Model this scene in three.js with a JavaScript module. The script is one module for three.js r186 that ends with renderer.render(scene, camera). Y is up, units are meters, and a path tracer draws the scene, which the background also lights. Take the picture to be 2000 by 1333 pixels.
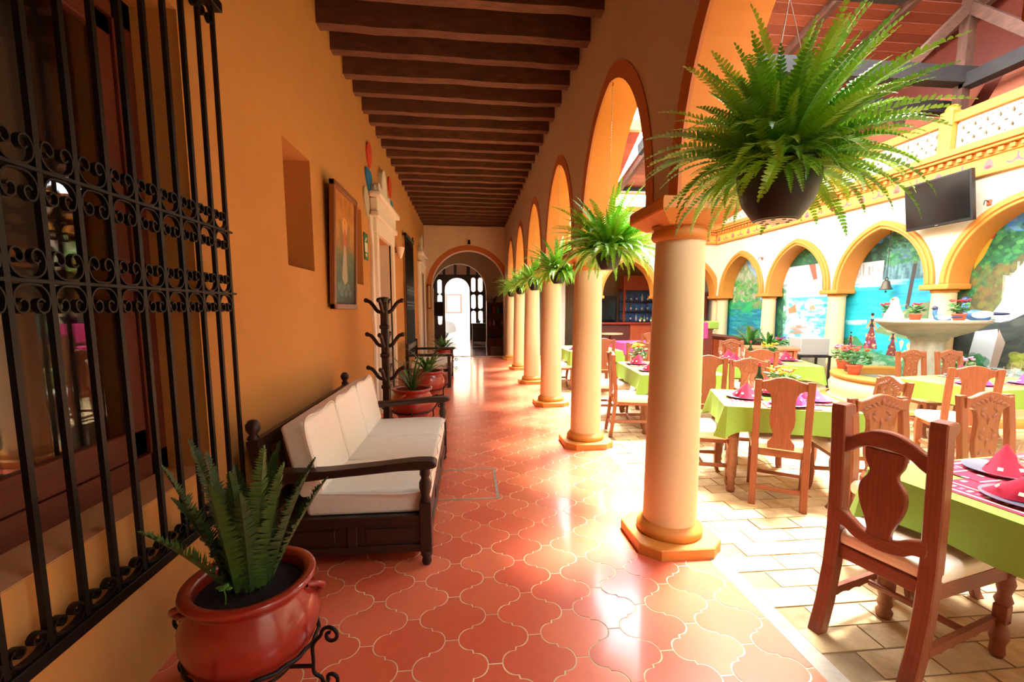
import * as THREE from 'three';
import { mergeGeometries, toCreasedNormals } from 'three/addons/utils/BufferGeometryUtils.js';
import { RoundedBoxGeometry } from 'three/addons/geometries/RoundedBoxGeometry.js';
import { ImprovedNoise } from 'three/addons/math/ImprovedNoise.js';

// ---------------------------------------------------------------- camera, sky, sun, exposure
const scene = new THREE.Scene();
const FOCAL = 870;                                        // pixels, image 2000 x 1333
const camera = new THREE.PerspectiveCamera(2 * Math.atan(666.5 / FOCAL) * 180 / Math.PI, 2000 / 1333, 0.05, 200);
camera.setViewOffset(2000, 1333, 0, -33.5, 2000, 1333);   // lens shifted: principal point a little under the middle
camera.rotation.order = 'YXZ';
camera.rotation.set(-0.1099, -0.0991, 0);
camera.position.set(0, 1.5, 0);
scene.background = new THREE.Color(0.9, 0.97, 1.04);      // bright hazy sky
scene.backgroundIntensity = 14;
const sun = new THREE.DirectionalLight(new THREE.Color(1.0, 0.96, 0.88), 20);
sun.position.set(6.2, 15, -9.0); sun.target.position.set(2.0, 0, -5);
sun.castShadow = true; sun.shadow.radius = 26; sun.shadow.mapSize.set(2048, 2048);
Object.assign(sun.shadow.camera, { left: -14, right: 14, top: 14, bottom: -14, near: 0.5, far: 60 });
scene.add(sun, sun.target);
const renderer = new THREE.WebGLRenderer({ antialias: true });
renderer.toneMapping = THREE.LinearToneMapping;
renderer.toneMappingExposure = 1.42;
renderer.shadowMap.enabled = true;

// ---------------------------------------------------------------- helpers
const PI = Math.PI, sin = Math.sin, cos = Math.cos;
function rng(seed) { let s = seed >>> 0; return () => { s = (s + 0x6d2b79f5) | 0; let t = Math.imul(s ^ (s >>> 15), 1 | s); t = (t + Math.imul(t ^ (t >>> 7), 61 | t)) ^ t; return ((t ^ (t >>> 14)) >>> 0) / 4294967296; }; }
const noise = new ImprovedNoise();
const V3 = (x, y, z) => new THREE.Vector3(x, y, z), V2 = (x, y) => new THREE.Vector2(x, y);
const taken = new Map();
function numbered(name) { const n = taken.get(name) ?? 0; taken.set(name, n + 1); return n ? `${name}_${String(n).padStart(3, '0')}` : name; }
function part(name, geo, mat, parent, label) {
  const m = new THREE.Mesh(Array.isArray(geo) ? merge(geo) : geo, mat);
  m.name = name; m.castShadow = m.receiveShadow = true;
  if (label) m.userData.label = label;
  parent.add(m); return m;
}
function thing(name, label, category, pos = [0, 0, 0], turn = 0, group) {
  const o = new THREE.Group(); o.name = numbered(name); o.position.set(...pos); o.rotation.y = turn;
  o.userData = { label, category }; if (group) o.userData.group = group;
  scene.add(o); return o;
}
function solo(name, geo, mat, label, category, pos = [0, 0, 0], turn = 0, group) {
  const o = part(numbered(name), geo, mat, scene); o.position.set(...pos); o.rotation.y = turn;
  o.userData = { label, category }; if (group) o.userData.group = group; return o;
}
function struct(name, label, category) { const o = thing(name, label, category); o.userData.kind = 'structure'; return o; }
function copy(o, label, pos, turn = 0, group) {
  const c = o.clone(); c.name = numbered(o.name.replace(/_\d{3}$/, '')); c.position.set(...pos); c.rotation.y = turn;
  c.userData = { ...o.userData, label }; if (group) c.userData.group = group; scene.add(c); return c;
}
function clean(g) { if (g.index) g = g.toNonIndexed(); for (const k of Object.keys(g.attributes)) if (!['position', 'normal', 'uv'].includes(k)) g.deleteAttribute(k); if (!g.attributes.normal) g.computeVertexNormals(); return g; }
function merge(list) { return mergeGeometries(list.map((g) => { g = clean(g); if (!g.attributes.uv) g.setAttribute('uv', new THREE.BufferAttribute(new Float32Array(g.attributes.position.count * 2), 2)); return g; })); }
// uv in metres, grain along the given axis
function muv(g, axis = 'z', ou = 0, ov = 0) {
  g = clean(g); const p = g.attributes.position, uv = new Float32Array(p.count * 2), ax = 'xyz'.indexOf(axis);
  const a = V3(), b = V3(), c = V3(), n = V3();
  for (let i = 0; i < p.count; i += 3) {
    a.fromBufferAttribute(p, i); b.fromBufferAttribute(p, i + 1); c.fromBufferAttribute(p, i + 2);
    n.copy(b).sub(a).cross(c.clone().sub(a)); const m = [Math.abs(n.x), Math.abs(n.y), Math.abs(n.z)], d = m.indexOf(Math.max(...m));
    let o = [0, 1, 2].filter((k) => k !== d); if (o[1] === ax) o = [o[1], o[0]];
    for (let k = 0; k < 3; k++) { const v = [p.getX(i + k), p.getY(i + k), p.getZ(i + k)]; uv[2 * (i + k)] = v[o[0]] + ou; uv[2 * (i + k) + 1] = v[o[1]] + ov; }
  }
  g.setAttribute('uv', new THREE.BufferAttribute(uv, 2)); return g;
}
const box = (w, h, d, x = 0, y = 0, z = 0) => new THREE.BoxGeometry(w, h, d).translate(x, y, z);
const span = (x0, x1, y0, y1, z0, z1) => box(Math.abs(x1 - x0), Math.abs(y1 - y0), Math.abs(z1 - z0), (x0 + x1) / 2, (y0 + y1) / 2, (z0 + z1) / 2);
const rbox = (w, h, d, r, x = 0, y = 0, z = 0, s = 2) => new RoundedBoxGeometry(w, h, d, s, Math.min(r, w / 2.01, h / 2.01, d / 2.01)).translate(x, y, z);
const rspan = (x0, x1, y0, y1, z0, z1, r = 0.008) => rbox(Math.abs(x1 - x0), Math.abs(y1 - y0), Math.abs(z1 - z0), r, (x0 + x1) / 2, (y0 + y1) / 2, (z0 + z1) / 2, 1);
const lathe = (pts, seg = 24) => new THREE.LatheGeometry(pts.map(([r, y]) => V2(Math.max(r, 1e-4), y)), seg);
const tube = (pts, r, seg = 24, rs = 6, closed = false) => new THREE.TubeGeometry(new THREE.CatmullRomCurve3(pts.map((p) => V3(...p)), closed), seg, r, rs, closed);
const cyl = (r0, r1, h, x = 0, y = 0, z = 0, s = 16) => new THREE.CylinderGeometry(r1, r0, h, s).translate(x, y + h / 2, z);
const ball = (r, x = 0, y = 0, z = 0, s = 12) => new THREE.SphereGeometry(r, s, Math.max(6, s * 0.7 | 0)).translate(x, y, z);
function bar(p, q, w, h = w) {                                // square bar between two points
  const a = V3(...p), b = V3(...q), g = new THREE.BoxGeometry(w, h, a.distanceTo(b)), m = new THREE.Matrix4(), up = Math.abs(b.clone().sub(a).normalize().y) > 0.95 ? V3(1, 0, 0) : V3(0, 1, 0);
  m.lookAt(b, a, up); m.setPosition(a.clone().add(b).multiplyScalar(0.5)); return g.applyMatrix4(m);
}
const poly = (pts) => new THREE.Shape(pts.map(([x, y]) => V2(x, y)));
const extrude = (shape, depth, bevel = 0, seg = 12) => new THREE.ExtrudeGeometry(shape, { depth, curveSegments: seg, bevelEnabled: bevel > 0, bevelSize: bevel, bevelThickness: bevel, bevelSegments: 1, bevelOffset: -bevel });
const toZY = (g) => g.rotateY(-PI / 2);                       // shape (x -> z, y) extruded along -x
function smooth(pts, n = 40, closed = true) { const c = new THREE.CatmullRomCurve3(pts.map(([x, y]) => V3(x, y, 0)), closed); return c.getPoints(n).map((p) => [p.x, p.y]); }

// ---------------------------------------------------------------- textures (grey variation maps that multiply the colour, and prints)
function noiseTex(size, fn, rx = 1, ry = 1) {
  const d = new Uint8Array(size * size * 4);
  for (let y = 0; y < size; y++) for (let x = 0; x < size; x++) { const v = fn(x / size, y / size), k = (y * size + x) * 4; const c = Array.isArray(v) ? v : [v, v, v]; for (let i = 0; i < 3; i++) d[k + i] = Math.max(0, Math.min(255, c[i] * 255)); d[k + 3] = 255; }
  const t = new THREE.DataTexture(d, size, size); t.wrapS = t.wrapT = THREE.RepeatWrapping; t.magFilter = THREE.LinearFilter; t.minFilter = THREE.LinearMipmapLinearFilter; t.generateMipmaps = true; t.repeat.set(rx, ry); t.needsUpdate = true; return t;
}
// periodic noise in the unit square
function pn(u, v, f, s = 0) { const w = (a) => a * a * (3 - 2 * a); const n = (x, y) => noise.noise(x * f + s, y * f + s * 1.7, s * 0.31); const a = w(u), b = w(v); return (n(u, v) * (1 - a) + n(u - 1, v) * a) * (1 - b) + (n(u, v - 1) * (1 - a) + n(u - 1, v - 1) * a) * b; }
const T = {};
T.plaster = noiseTex(256, (u, v) => 0.93 + 0.09 * pn(u, v, 3, 1) + 0.05 * pn(u, v, 12, 7) + 0.03 * pn(u, v, 45, 3), 0.5, 0.5);
T.plasterBump = noiseTex(256, (u, v) => 0.5 + 0.3 * pn(u, v, 9, 2) + 0.25 * pn(u, v, 40, 9), 1.2, 1.2);
T.wood = noiseTex(256, (u, v) => { const w = v + 0.03 * pn(u, v, 4, 5); return 0.82 + 0.2 * pn(u * 0.6, w, 22, 4) + 0.14 * sin((w * 26 + 2.2 * pn(u, v, 3, 8)) * 2 * PI) * 0.5 + 0.1 * pn(u, v, 60, 6); }, 0.9, 2.2);
T.rough = noiseTex(256, (u, v) => 0.75 + 0.34 * pn(u * 0.5, v, 18, 14) + 0.2 * pn(u, v, 6, 24) + 0.15 * pn(u, v, 50, 2), 0.8, 1.4);
T.clay = noiseTex(256, (u, v) => [0.93 + 0.12 * pn(u, v, 4, 3) + 0.05 * pn(u, v, 30, 1), 0.91 + 0.17 * pn(u, v, 4, 3.4) + 0.05 * pn(u, v, 30, 1), 0.9 + 0.18 * pn(u, v, 5, 3.8)], 0.8, 0.8);
T.stone = noiseTex(256, (u, v) => { const a = pn(u, v, 5, 11), b = pn(u, v, 16, 2), c = pn(u, v, 60, 5); return [0.82 + 0.22 * a + 0.16 * b + 0.1 * c, 0.8 + 0.26 * a + 0.2 * b + 0.1 * c, 0.76 + 0.34 * a + 0.26 * b + 0.1 * c]; }, 1.1, 1.1);
T.weave = noiseTex(128, (u, v) => 0.9 + 0.06 * sin(u * 64 * PI) * sin(v * 64 * PI) + 0.05 * pn(u, v, 8, 3), 6, 6);
T.bump = noiseTex(256, (u, v) => 0.5 + 0.28 * pn(u, v, 8, 12) + 0.3 * pn(u, v, 34, 5), 1.5, 1.5);
T.soil = noiseTex(128, (u, v) => 0.6 + 0.7 * pn(u, v, 24, 6), 4, 4);
function print(w, h, draw) { const c = document.createElement('canvas'); c.width = w; c.height = h; draw(c.getContext('2d'), w, h); const t = new THREE.CanvasTexture(c); t.colorSpace = THREE.SRGBColorSpace; t.anisotropy = 8; return t; }

const rgb = (r, g, b) => new THREE.Color().setRGB(r / 255, g / 255, b / 255, THREE.SRGBColorSpace);
const std = (color, roughness = 0.7, extra = {}) => new THREE.MeshStandardMaterial({ color, roughness, ...extra });
const phys = (color, roughness = 0.7, extra = {}) => new THREE.MeshPhysicalMaterial({ color, roughness, ...extra });
const plaster = (c, r = 0.85, e = {}) => std(c, r, { map: T.plaster, bumpMap: T.plasterBump, bumpScale: 0.002, ...e });
const wood = (c, r = 0.5, e = {}) => std(c, r, { map: T.wood, bumpMap: T.wood, bumpScale: 0.001, ...e });
const M = {
  wallOrange: plaster(rgb(203, 146, 77)), wallPeach: plaster(rgb(212, 192, 168)), endCream: plaster(rgb(244, 222, 192)), soffit: plaster(rgb(220, 134, 54)), bandRust: plaster(rgb(204, 122, 68)),
  cream: plaster(rgb(218, 188, 136), 0.7), creamWall: plaster(rgb(216, 202, 172), 0.8), trimOrange: plaster(rgb(206, 130, 46), 0.6), white: plaster(rgb(238, 230, 212), 0.7),
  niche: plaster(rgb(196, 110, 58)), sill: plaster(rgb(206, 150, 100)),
  grout: std(rgb(248, 226, 188), 0.9, { map: T.stone }), cement: std(rgb(170, 160, 145), 0.85, { map: T.stone, bumpMap: T.bump, bumpScale: 0.004 }),
  clayTile: [[230, 112, 76], [225, 105, 71], [235, 119, 82], [221, 101, 69]].map((c) => phys(rgb(...c), 0.34, { map: T.clay, clearcoat: 0.6, clearcoatRoughness: 0.12 })),
  patioTile: [[216, 186, 132], [204, 170, 116], [224, 196, 146], [190, 160, 114]].map((c) => std(rgb(...c), 0.72, { map: T.stone, bumpMap: T.bump, bumpScale: 0.005 })),
  patioGrout: std(rgb(150, 128, 96), 0.95, { map: T.stone }),
  beam: [[122, 80, 60], [114, 72, 54], [130, 86, 64]].map((c) => std(rgb(...c), 0.85, { map: T.rough, bumpMap: T.rough, bumpScale: 0.008 })),
  deck: std(rgb(84, 50, 34), 0.9, { map: T.rough }),
  plank: [[152, 74, 47], [140, 66, 42], [162, 82, 52], [134, 64, 43]].map((c) => std(rgb(...c), 0.7, { map: T.wood, bumpMap: T.wood, bumpScale: 0.002 })),
  rafter: std(rgb(94, 56, 38), 0.75, { map: T.rough }), tie: std(rgb(42, 35, 31), 0.8, { map: T.rough }), fascia: std(rgb(178, 96, 66), 0.75, { map: T.wood }),
  iron: std(rgb(17, 15, 15), 0.45, { metalness: 0.35 }), ironDull: std(rgb(38, 34, 32), 0.6, { metalness: 0.3 }),
  windowWood: wood(rgb(104, 44, 26), 0.5), glass: phys(0xffffff, 0.02, { transmission: 1, thickness: 0, ior: 1.5 }), curtain: std(rgb(92, 84, 72), 0.95, { map: T.weave }), dark: std(rgb(40, 30, 26), 0.9),
  sofaWood: wood(rgb(48, 28, 20), 0.42), sofaCloth: std(rgb(248, 244, 230), 0.55, { map: T.weave }),
  chairWood: wood(rgb(148, 78, 42), 0.42), chairDark: wood(rgb(136, 68, 40), 0.4), seat: phys(rgb(244, 234, 208), 0.35, { map: T.weave, clearcoat: 0.3, clearcoatRoughness: 0.3 }),
  tableWood: wood(rgb(150, 92, 58), 0.5), lime: std(rgb(134, 166, 56), 0.8, { map: T.weave, side: THREE.DoubleSide }), crimson: std(rgb(196, 24, 58), 0.85, { map: T.weave, side: THREE.DoubleSide }), pink: std(rgb(232, 60, 120), 0.85, { map: T.weave, side: THREE.DoubleSide }),
  pewter: std(rgb(120, 130, 150), 0.3, { metalness: 0.5 }), china: phys(rgb(245, 243, 236), 0.2, { clearcoat: 0.5 }), goblet: phys(0xffffff, 0.02, { transmission: 1, thickness: 0, ior: 1.45 }),
  potRed: phys(rgb(158, 42, 26), 0.3, { map: T.clay, clearcoat: 0.8, clearcoatRoughness: 0.12 }), terracotta: std(rgb(200, 92, 58), 0.75, { map: T.clay }), soil: std(rgb(40, 28, 22), 1, { map: T.soil, bumpMap: T.soil, bumpScale: 0.02 }), potBlack: std(rgb(22, 20, 20), 0.4),
  fern: [[146, 206, 56], [120, 190, 48], [172, 224, 70], [94, 166, 42]].map((c) => phys(rgb(...c), 0.42, { transmission: 0.4, thickness: 0, side: THREE.DoubleSide })),
  swordFern: [[56, 96, 44], [70, 112, 46], [48, 84, 40]].map((c) => phys(rgb(...c), 0.5, { transmission: 0.2, thickness: 0, side: THREE.DoubleSide })),
  leaf: [[66, 128, 52], [92, 152, 62], [50, 104, 48]].map((c) => phys(rgb(...c), 0.45, { transmission: 0.2, thickness: 0, side: THREE.DoubleSide })),
  petalOrange: std(rgb(236, 96, 40), 0.7, { side: THREE.DoubleSide }), petalRed: std(rgb(214, 44, 40), 0.7, { side: THREE.DoubleSide }), petalPink: std(rgb(226, 120, 140), 0.7, { side: THREE.DoubleSide }), petalYellow: std(rgb(248, 190, 40), 0.7, { side: THREE.DoubleSide }), petalPurple: std(rgb(110, 70, 170), 0.7, { side: THREE.DoubleSide }),
  stone: std(rgb(180, 172, 150), 0.85, { map: T.stone, bumpMap: T.bump, bumpScale: 0.006 }), water: phys(rgb(120, 190, 190), 0.05, { transmission: 0.6, thickness: 0.2, ior: 1.33 }),
  screen: phys(rgb(16, 16, 18), 0.12, {}), plasticBlack: std(rgb(24, 24, 26), 0.35), bronze: std(rgb(92, 80, 62), 0.5, { metalness: 0.6 }), rope: std(rgb(70, 60, 48), 0.9),
  barWood: wood(rgb(206, 92, 46), 0.45), barDark: wood(rgb(110, 44, 28), 0.5), redBox: std(rgb(170, 24, 34), 0.5), blueGlow: std(rgb(60, 110, 180), 0.4), steel: std(rgb(190, 190, 190), 0.25, { metalness: 0.9 }), chain: std(rgb(210, 205, 190), 0.35, { metalness: 0.5 }),
};

// ================================================================ THE SETTING
const XL = -1.3, XI = 1.17, XO = 1.49, XC = 1.3, BEAM_Y = 4.0, Z0 = 2.6, ZE = -14.1;   // left wall, arcade faces, column line, beam undersides, ends
const COLS = [-0.57, -2.67, -4.77, -6.87, -8.97, -11.07, -13.17];
const XM = 7.62, ZF = -13.2;                                                              // mural wall face, far patio wall face
function arch(c, s, y0, rise, point = 0.5, n = 16) {          // arch curve from c - s to c + s, between an ellipse (0) and a pointed arch (1)
  const R = (s * s + rise * rise) / (2 * s), out = [];
  for (let i = -n; i <= n; i++) {
    const t = sin((i / n) * PI / 2), a = Math.abs(t) * s, e = rise * Math.sqrt(Math.max(0, 1 - t * t)), p = Math.sqrt(Math.max(0, R * R - (a + R - s) ** 2));
    out.push([c + t * s, y0 + e * (1 - point) + p * point]);
  }
  return out;
}
const ringShape = (c, s, y0, rise, w, point, ext = 0) => poly([...(ext ? [[c - s, y0 - ext]] : []), ...arch(c, s, y0, rise, point), ...(ext ? [[c + s, y0 - ext], [c + s + w, y0 - ext]] : []), ...arch(c, s + w, y0, rise + w, point).reverse(), ...(ext ? [[c - s - w, y0 - ext]] : [])]);

// ---- corridor floor: lantern-shaped clay tiles laid in pale joints
{
  const floor = struct('floor', 'corridor floor of lantern-shaped red clay tiles with pale joints', 'floor');
  part('bed', muv(span(XL - 0.45, 1.435, -0.2, -0.0014, ZE - 0.2, Z0)), M.grout, floor);
  const PX = 0.379, PZ = 0.308, X0 = 0.103, ZT = -1.739 - PZ / 2;
  const q = []; for (let i = 0; i <= 5; i++) { const a = (i / 5) * PI / 2 * 0.96; q.push([0.104 + 0.056 * cos(a), 0.066 * sin(a)]); }
  q.push([0.097, 0.0665], [0.0945, 0.077]);
  const quarter = [...q, ...q.slice(0, -1).reverse().map(([x, z]) => [0.189 - x, 0.154 - z])];      // tip to neck, half-turn symmetric
  const full = [...quarter, ...quarter.map(([x, z]) => [-x, z]).reverse(), ...quarter.map(([x, z]) => [-x, -z]), ...quarter.map(([x, z]) => [x, -z]).reverse()];
  const inset = full.map(([x, z]) => { const l = Math.hypot(x, z), k = (l - 0.0036) / l; return [x * k, z * k]; });
  const cut = (pts, axis, lim, sign) => { const out = []; for (let i = 0; i < pts.length; i++) { const a = pts[i], b = pts[(i + 1) % pts.length], ia = (lim - a[axis]) * sign >= 0, ib = (lim - b[axis]) * sign >= 0; if (ia) out.push(a); if (ia !== ib) { const t = (lim - a[axis]) / (b[axis] - a[axis]); out.push([a[0] + (b[0] - a[0]) * t, a[1] + (b[1] - a[1]) * t]); } } return out; };
  const tileGeo = (pts) => extrude(poly(pts), 0.02).rotateX(PI / 2);          // shape (x, z), top at y = 0
  const R = rng(5), variants = [0, 1, 2, 3].map((k) => muv(tileGeo(inset), 'x', k * 0.37, k * 0.61));
  const list = [];
  for (let n = -15; n < 43; n++) for (let h = 0; h < 2; h++) for (let m = -4; m < 5; m++) {
    const x = X0 + (m + h / 2) * PX, z = ZT - (n + h / 2) * PZ;
    if (x < XL - 0.17 || x > 1.6 || z < ZE + 0.1 || z > 1.2) continue;
    const d = z > 0.1 ? 99 : Math.hypot(x, z); list.push([x, z, d]);
  }
  list.sort((a, b) => a[2] - b[2]);
  const rest = [];
  const near = list.filter(([x, z]) => z < -1.2 && Math.abs((x - 0) / (z)) < 1.25);
  const keep = new Set(near.slice(0, 296));
  for (const t of list) {
    const [x, z] = t, edge = x + 0.19 > 1.432 || x - 0.19 < XL + 0.0;
    let g;
    if (edge) { let p = inset.map(([a, b]) => [a + x, b + z]); p = cut(p, 0, 1.432, 1); p = cut(p, 0, XL + 0.001, -1); if (p.length < 3) continue; g = muv(tileGeo(p.map(([a, b]) => [a - x, b - z])), 'x', R(), R()); }
    else g = variants[(R() * 4) | 0];
    const dy = -0.0004 + R() * 0.0012;
    if (keep.has(t)) { const m = part('tile', g, M.clayTile[(R() * 4) | 0], floor); m.position.set(x, dy, z); m.rotation.x = (R() - 0.5) * 0.006; m.rotation.z = (R() - 0.5) * 0.006; }
    else rest.push(g.clone().translate(x, dy, z));
  }
  const f = part('tile_field', rest, M.clayTile[0], floor); f.userData.kind = 'stuff';
  // thin cement frame of an inspection cover set in the tiles
  const hatch = struct('trim_1', 'thin grey cement frame of a square inspection cover in the red floor', 'floor hatch');
  part('cement_line', muv(span(-0.3, 0.235, -0.01, 0.003, -3.415, -3.395)), M.cement, hatch); part('cement_line', muv(span(-0.3, 0.235, -0.01, 0.003, -4.07, -4.05)), M.cement, hatch); part('cement_line', muv(span(0.217, 0.239, -0.01, 0.0035, -4.07, -3.395)), M.cement, hatch);
  const strip = struct('trim_2', 'grey cement strip between the red corridor tiles and the yellow patio paving', 'floor strip');
  part('strip', muv(span(1.435, 1.525, -0.2, 0.001, ZF, Z0)), M.cement, strip);
}
// ---- patio floor: running rows of worn ochre paving tiles
{
  const floor = struct('floor_001', 'patio floor of worn ochre paving tiles laid in rows', 'floor');
  part('bed', muv(span(1.525, 8.1, -0.2, -0.006, -17.6, Z0)), M.patioGrout, floor);
  const R = rng(9), W = 0.3, D = 0.152, vars = []; for (let k = 0; k < 6; k++) { const g = new THREE.BoxGeometry(W - 0.009, 0.02, D - 0.009); vars.push(muv(g.translate(0, -0.01, 0), 'x', R() * 5, R() * 5)); }
  const list = [];
  for (let r = 0; r < 96; r++) for (let c = 0; c < 22; c++) { const x = 1.53 + (c + 0.5) * W - (r % 2) * W * 0.5, z = 0.4 - r * D; if (x < 1.6 || x > 8.0) continue; list.push([x, z, z < -1.1 && x < -z * 1.35 ? Math.hypot(x, z) : 99]); }
  list.sort((a, b) => a[2] - b[2]);
  const rest = [[], [], [], []];
  list.forEach(([x, z, d], i) => {
    const g = vars[(R() * 6) | 0], k = (R() * 4) | 0, y = -0.002 + R() * 0.004;
    if (i < 298 && d < 90) { const m = part('tile', g, M.patioTile[k], floor); m.position.set(x + (R() - 0.5) * 0.003, y, z); m.rotation.set((R() - 0.5) * 0.012, (R() - 0.5) * 0.01, (R() - 0.5) * 0.008); }
    else rest[k].push(g.clone().translate(x, y, z));
  });
  // half tiles along the cement strip
  for (let r = 0; r < 96; r += 2) { const z = 0.4 - r * D; rest[r / 2 % 4].push(muv(span(1.529, 1.53 + W / 2 - 0.0045 + 0.15, -0.02, -0.0005, z - D / 2 + 0.0045, z + D / 2 - 0.0045).translate(r % 4 ? 0 : 0, 0, 0), 'x', R(), R())); }
  rest.forEach((l, k) => { const m = part('tile_field', l, M.patioTile[k], floor); m.userData.kind = 'stuff'; });
}
// ---- left wall with window, niches and doors
const WIN = { z0: -0.35, z1: -2.32, y0: 0.71, y1: 2.85 }, WIN2 = { z0: -9.42, z1: -10.62, y0: 0.75, y1: 2.85 };
const DOOR = [{ z0: -6.6, z1: -7.75, y1: 2.55 }, { z0: -12.4, z1: -13.4, y1: 2.5 }];
{
  const w = struct('wall_left', 'long orange plaster wall of the corridor', 'wall');
  const s = poly([[Z0, 0], [Z0, 4.3], [ZE, 4.3], [ZE, 0], ...[DOOR[1], DOOR[0]].flatMap((d) => [[d.z1, 0], [d.z1, d.y1], [d.z0, d.y1], [d.z0, 0]])]);
  const hole = (z0, z1, y0, y1) => s.holes.push(new THREE.Path([V2(z0, y0), V2(z0, y1), V2(z1, y1), V2(z1, y0)]));
  const NI = [[-3.46, -4.03, 1.82, 2.73], [-5.32, -5.85, 1.8, 2.72]];
  hole(WIN.z0, WIN.z1, WIN.y0, WIN.y1); hole(WIN2.z0, WIN2.z1, WIN2.y0, WIN2.y1); for (const n of NI) hole(...n);
  part('wall_face', muv(toZY(extrude(s, 0.45)).translate(XL, 0, 0)), M.wallOrange, w);
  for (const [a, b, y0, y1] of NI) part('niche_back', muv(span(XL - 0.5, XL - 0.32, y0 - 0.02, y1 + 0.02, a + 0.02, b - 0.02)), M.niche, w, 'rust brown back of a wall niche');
  part('wall_core', muv(span(XL - 0.62, XL - 0.452, 0, 4.3, -2.75, -6.3)), M.wallOrange, w);
  // dark room behind the window
  const room = struct('wall_back_room', 'dim room behind the grilled window', 'wall');
  part('back', span(-4.1, -4.0, 0, 4.3, Z0, -6.6), M.sill, room); part('side', span(-4.0, XL - 0.45, 0, 4.3, -2.75, -2.65), M.sill, room); part('floor_slab', span(-4.1, XL - 0.45, -0.2, 0, Z0, -14), M.sill, room); part('roof_slab', span(-4.1, XL - 0.45, 4.3, 4.5, Z0, -14.5), M.sill, room); part('side', span(-4.0, XL - 0.45, 0, 4.3, Z0, Z0 + 0.1), M.sill, room);
  part('back', span(-2.6, -2.5, 0, 4.3, -6.6, -14.5), M.sill, room); part('side', span(-4.0, XL - 0.45, 0, 4.3, -8.7, -8.6), M.sill, room); part('side', span(-2.5, XL - 0.45, 0, 4.3, -12.1, -12.0), M.sill, room); part('side', span(-2.5, XL - 0.45, 0, 4.3, -14.5, -14.4), M.sill, room);
}
// ---- window with wooden casements
function makeWindow(name, label, W) {
  const o = struct(name, label, 'window'), x = XL - 0.2, xb = x - 0.07, f = 0.11, zs = [W.z0, (W.z0 + W.z1) / 2, W.z1];
  part('window_sill', muv(span(XL - 0.27, XL - 0.003, W.y0 - 0.06, W.y0 + 0.004, W.z0, W.z1)), M.sill, o);
  part('window_frame', [muv(span(xb, x, W.y0, W.y1, W.z1, W.z1 + f), 'y'), muv(span(xb, x, W.y0, W.y1, W.z0 - f, W.z0), 'y'), muv(span(xb, x, W.y1 - f, W.y1, W.z0, W.z1), 'z'), muv(span(xb, x, W.y0, W.y0 + f, W.z0, W.z1), 'z')], M.windowWood, o);
  for (const k of [0, 1]) {
    const a = zs[k] - (k ? 0.0 : f), b = zs[k + 1] + (k ? f : 0.0), y0 = W.y0 + f, y1 = W.y1 - f, t = 0.085, xx = x - 0.01;
    const sash = part('casement', [muv(rspan(xx - 0.045, xx, y0, y1, a, a - t), 'y'), muv(rspan(xx - 0.045, xx, y0, y1, b, b + t), 'y'), muv(rspan(xx - 0.045, xx, y1 - t, y1, a, b), 'z'), muv(rspan(xx - 0.045, xx, y0, y0 + t * 1.5, a, b), 'z')], M.windowWood, o);
    part('pane', span(xx - 0.026, xx - 0.02, y0 + t, y1 - t, a - t, b + t), M.glass, sash);
  }
  return o;
}
makeWindow('window_1', 'wooden casement window behind the near black iron grille', WIN);
makeWindow('window_2', 'wooden casement window deep down the corridor behind an iron grille', WIN2);
{
  const c = thing('curtain', 'dull grey curtain hanging inside the near grilled window', 'curtain', [XL - 0.55, 0, -1.3]);
  const g = new THREE.PlaneGeometry(2.1, 2.3, 120, 4); const p = g.attributes.position; for (let i = 0; i < p.count; i++) p.setZ(i, 0.025 * sin(p.getX(i) * 46) + 0.012 * sin(p.getX(i) * 23 + 1));
  part('cloth', g.rotateY(PI / 2).translate(0, 1.8, 0), M.curtain, c); part('rod', tube([[0, 2.96, -1.1], [0, 2.96, 1.1]], 0.012, 4), M.ironDull, c);
  const c2 = copy(c, 'dull curtain inside the far grilled window', [XL - 0.55, 0, -10.02]); c2.scale.z = 0.62;
}
// ---- ceiling of rough beams
{
  const c = struct('ceiling', 'dark timber ceiling of close-set rough beams', 'ceiling');
  part('deck', muv(span(XL - 0.45, XO - 0.02, 4.23, 4.33, ZE - 0.4, Z0), 'z'), M.deck, c);
  const R = rng(21);
  for (let k = 0; k < 37; k++) {
    const z = 1.2 - k * 0.432 + (R() - 0.5) * 0.03; if (z < ZE + 0.1) break;
    const g = new THREE.BoxGeometry(XI - XL + 0.1, 0.23, 0.105 + R() * 0.02, 14, 2, 1); const p = g.attributes.position, s = R() * 50;
    for (let i = 0; i < p.count; i++) { const x = p.getX(i); if (p.getY(i) < -0.05) p.setY(i, p.getY(i) + 0.012 * noise.noise(x * 2.2, s, 0) + 0.006 * noise.noise(x * 9, s, 3)); p.setZ(i, p.getZ(i) + 0.012 * noise.noise(x * 1.6, s, 5) + 0.005 * noise.noise(x * 8, s, p.getZ(i) * 20)); }
    g.computeVertexNormals();
    const m = part('beam', muv(g, 'x', R() * 4, R() * 4), M.beam[(R() * 3) | 0], c); m.position.set((XI + XL) / 2, BEAM_Y + 0.115, z); m.rotation.y = (R() - 0.5) * 0.012; m.rotation.z = -0.006 + (R() - 0.5) * 0.006;
  }
}
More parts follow.
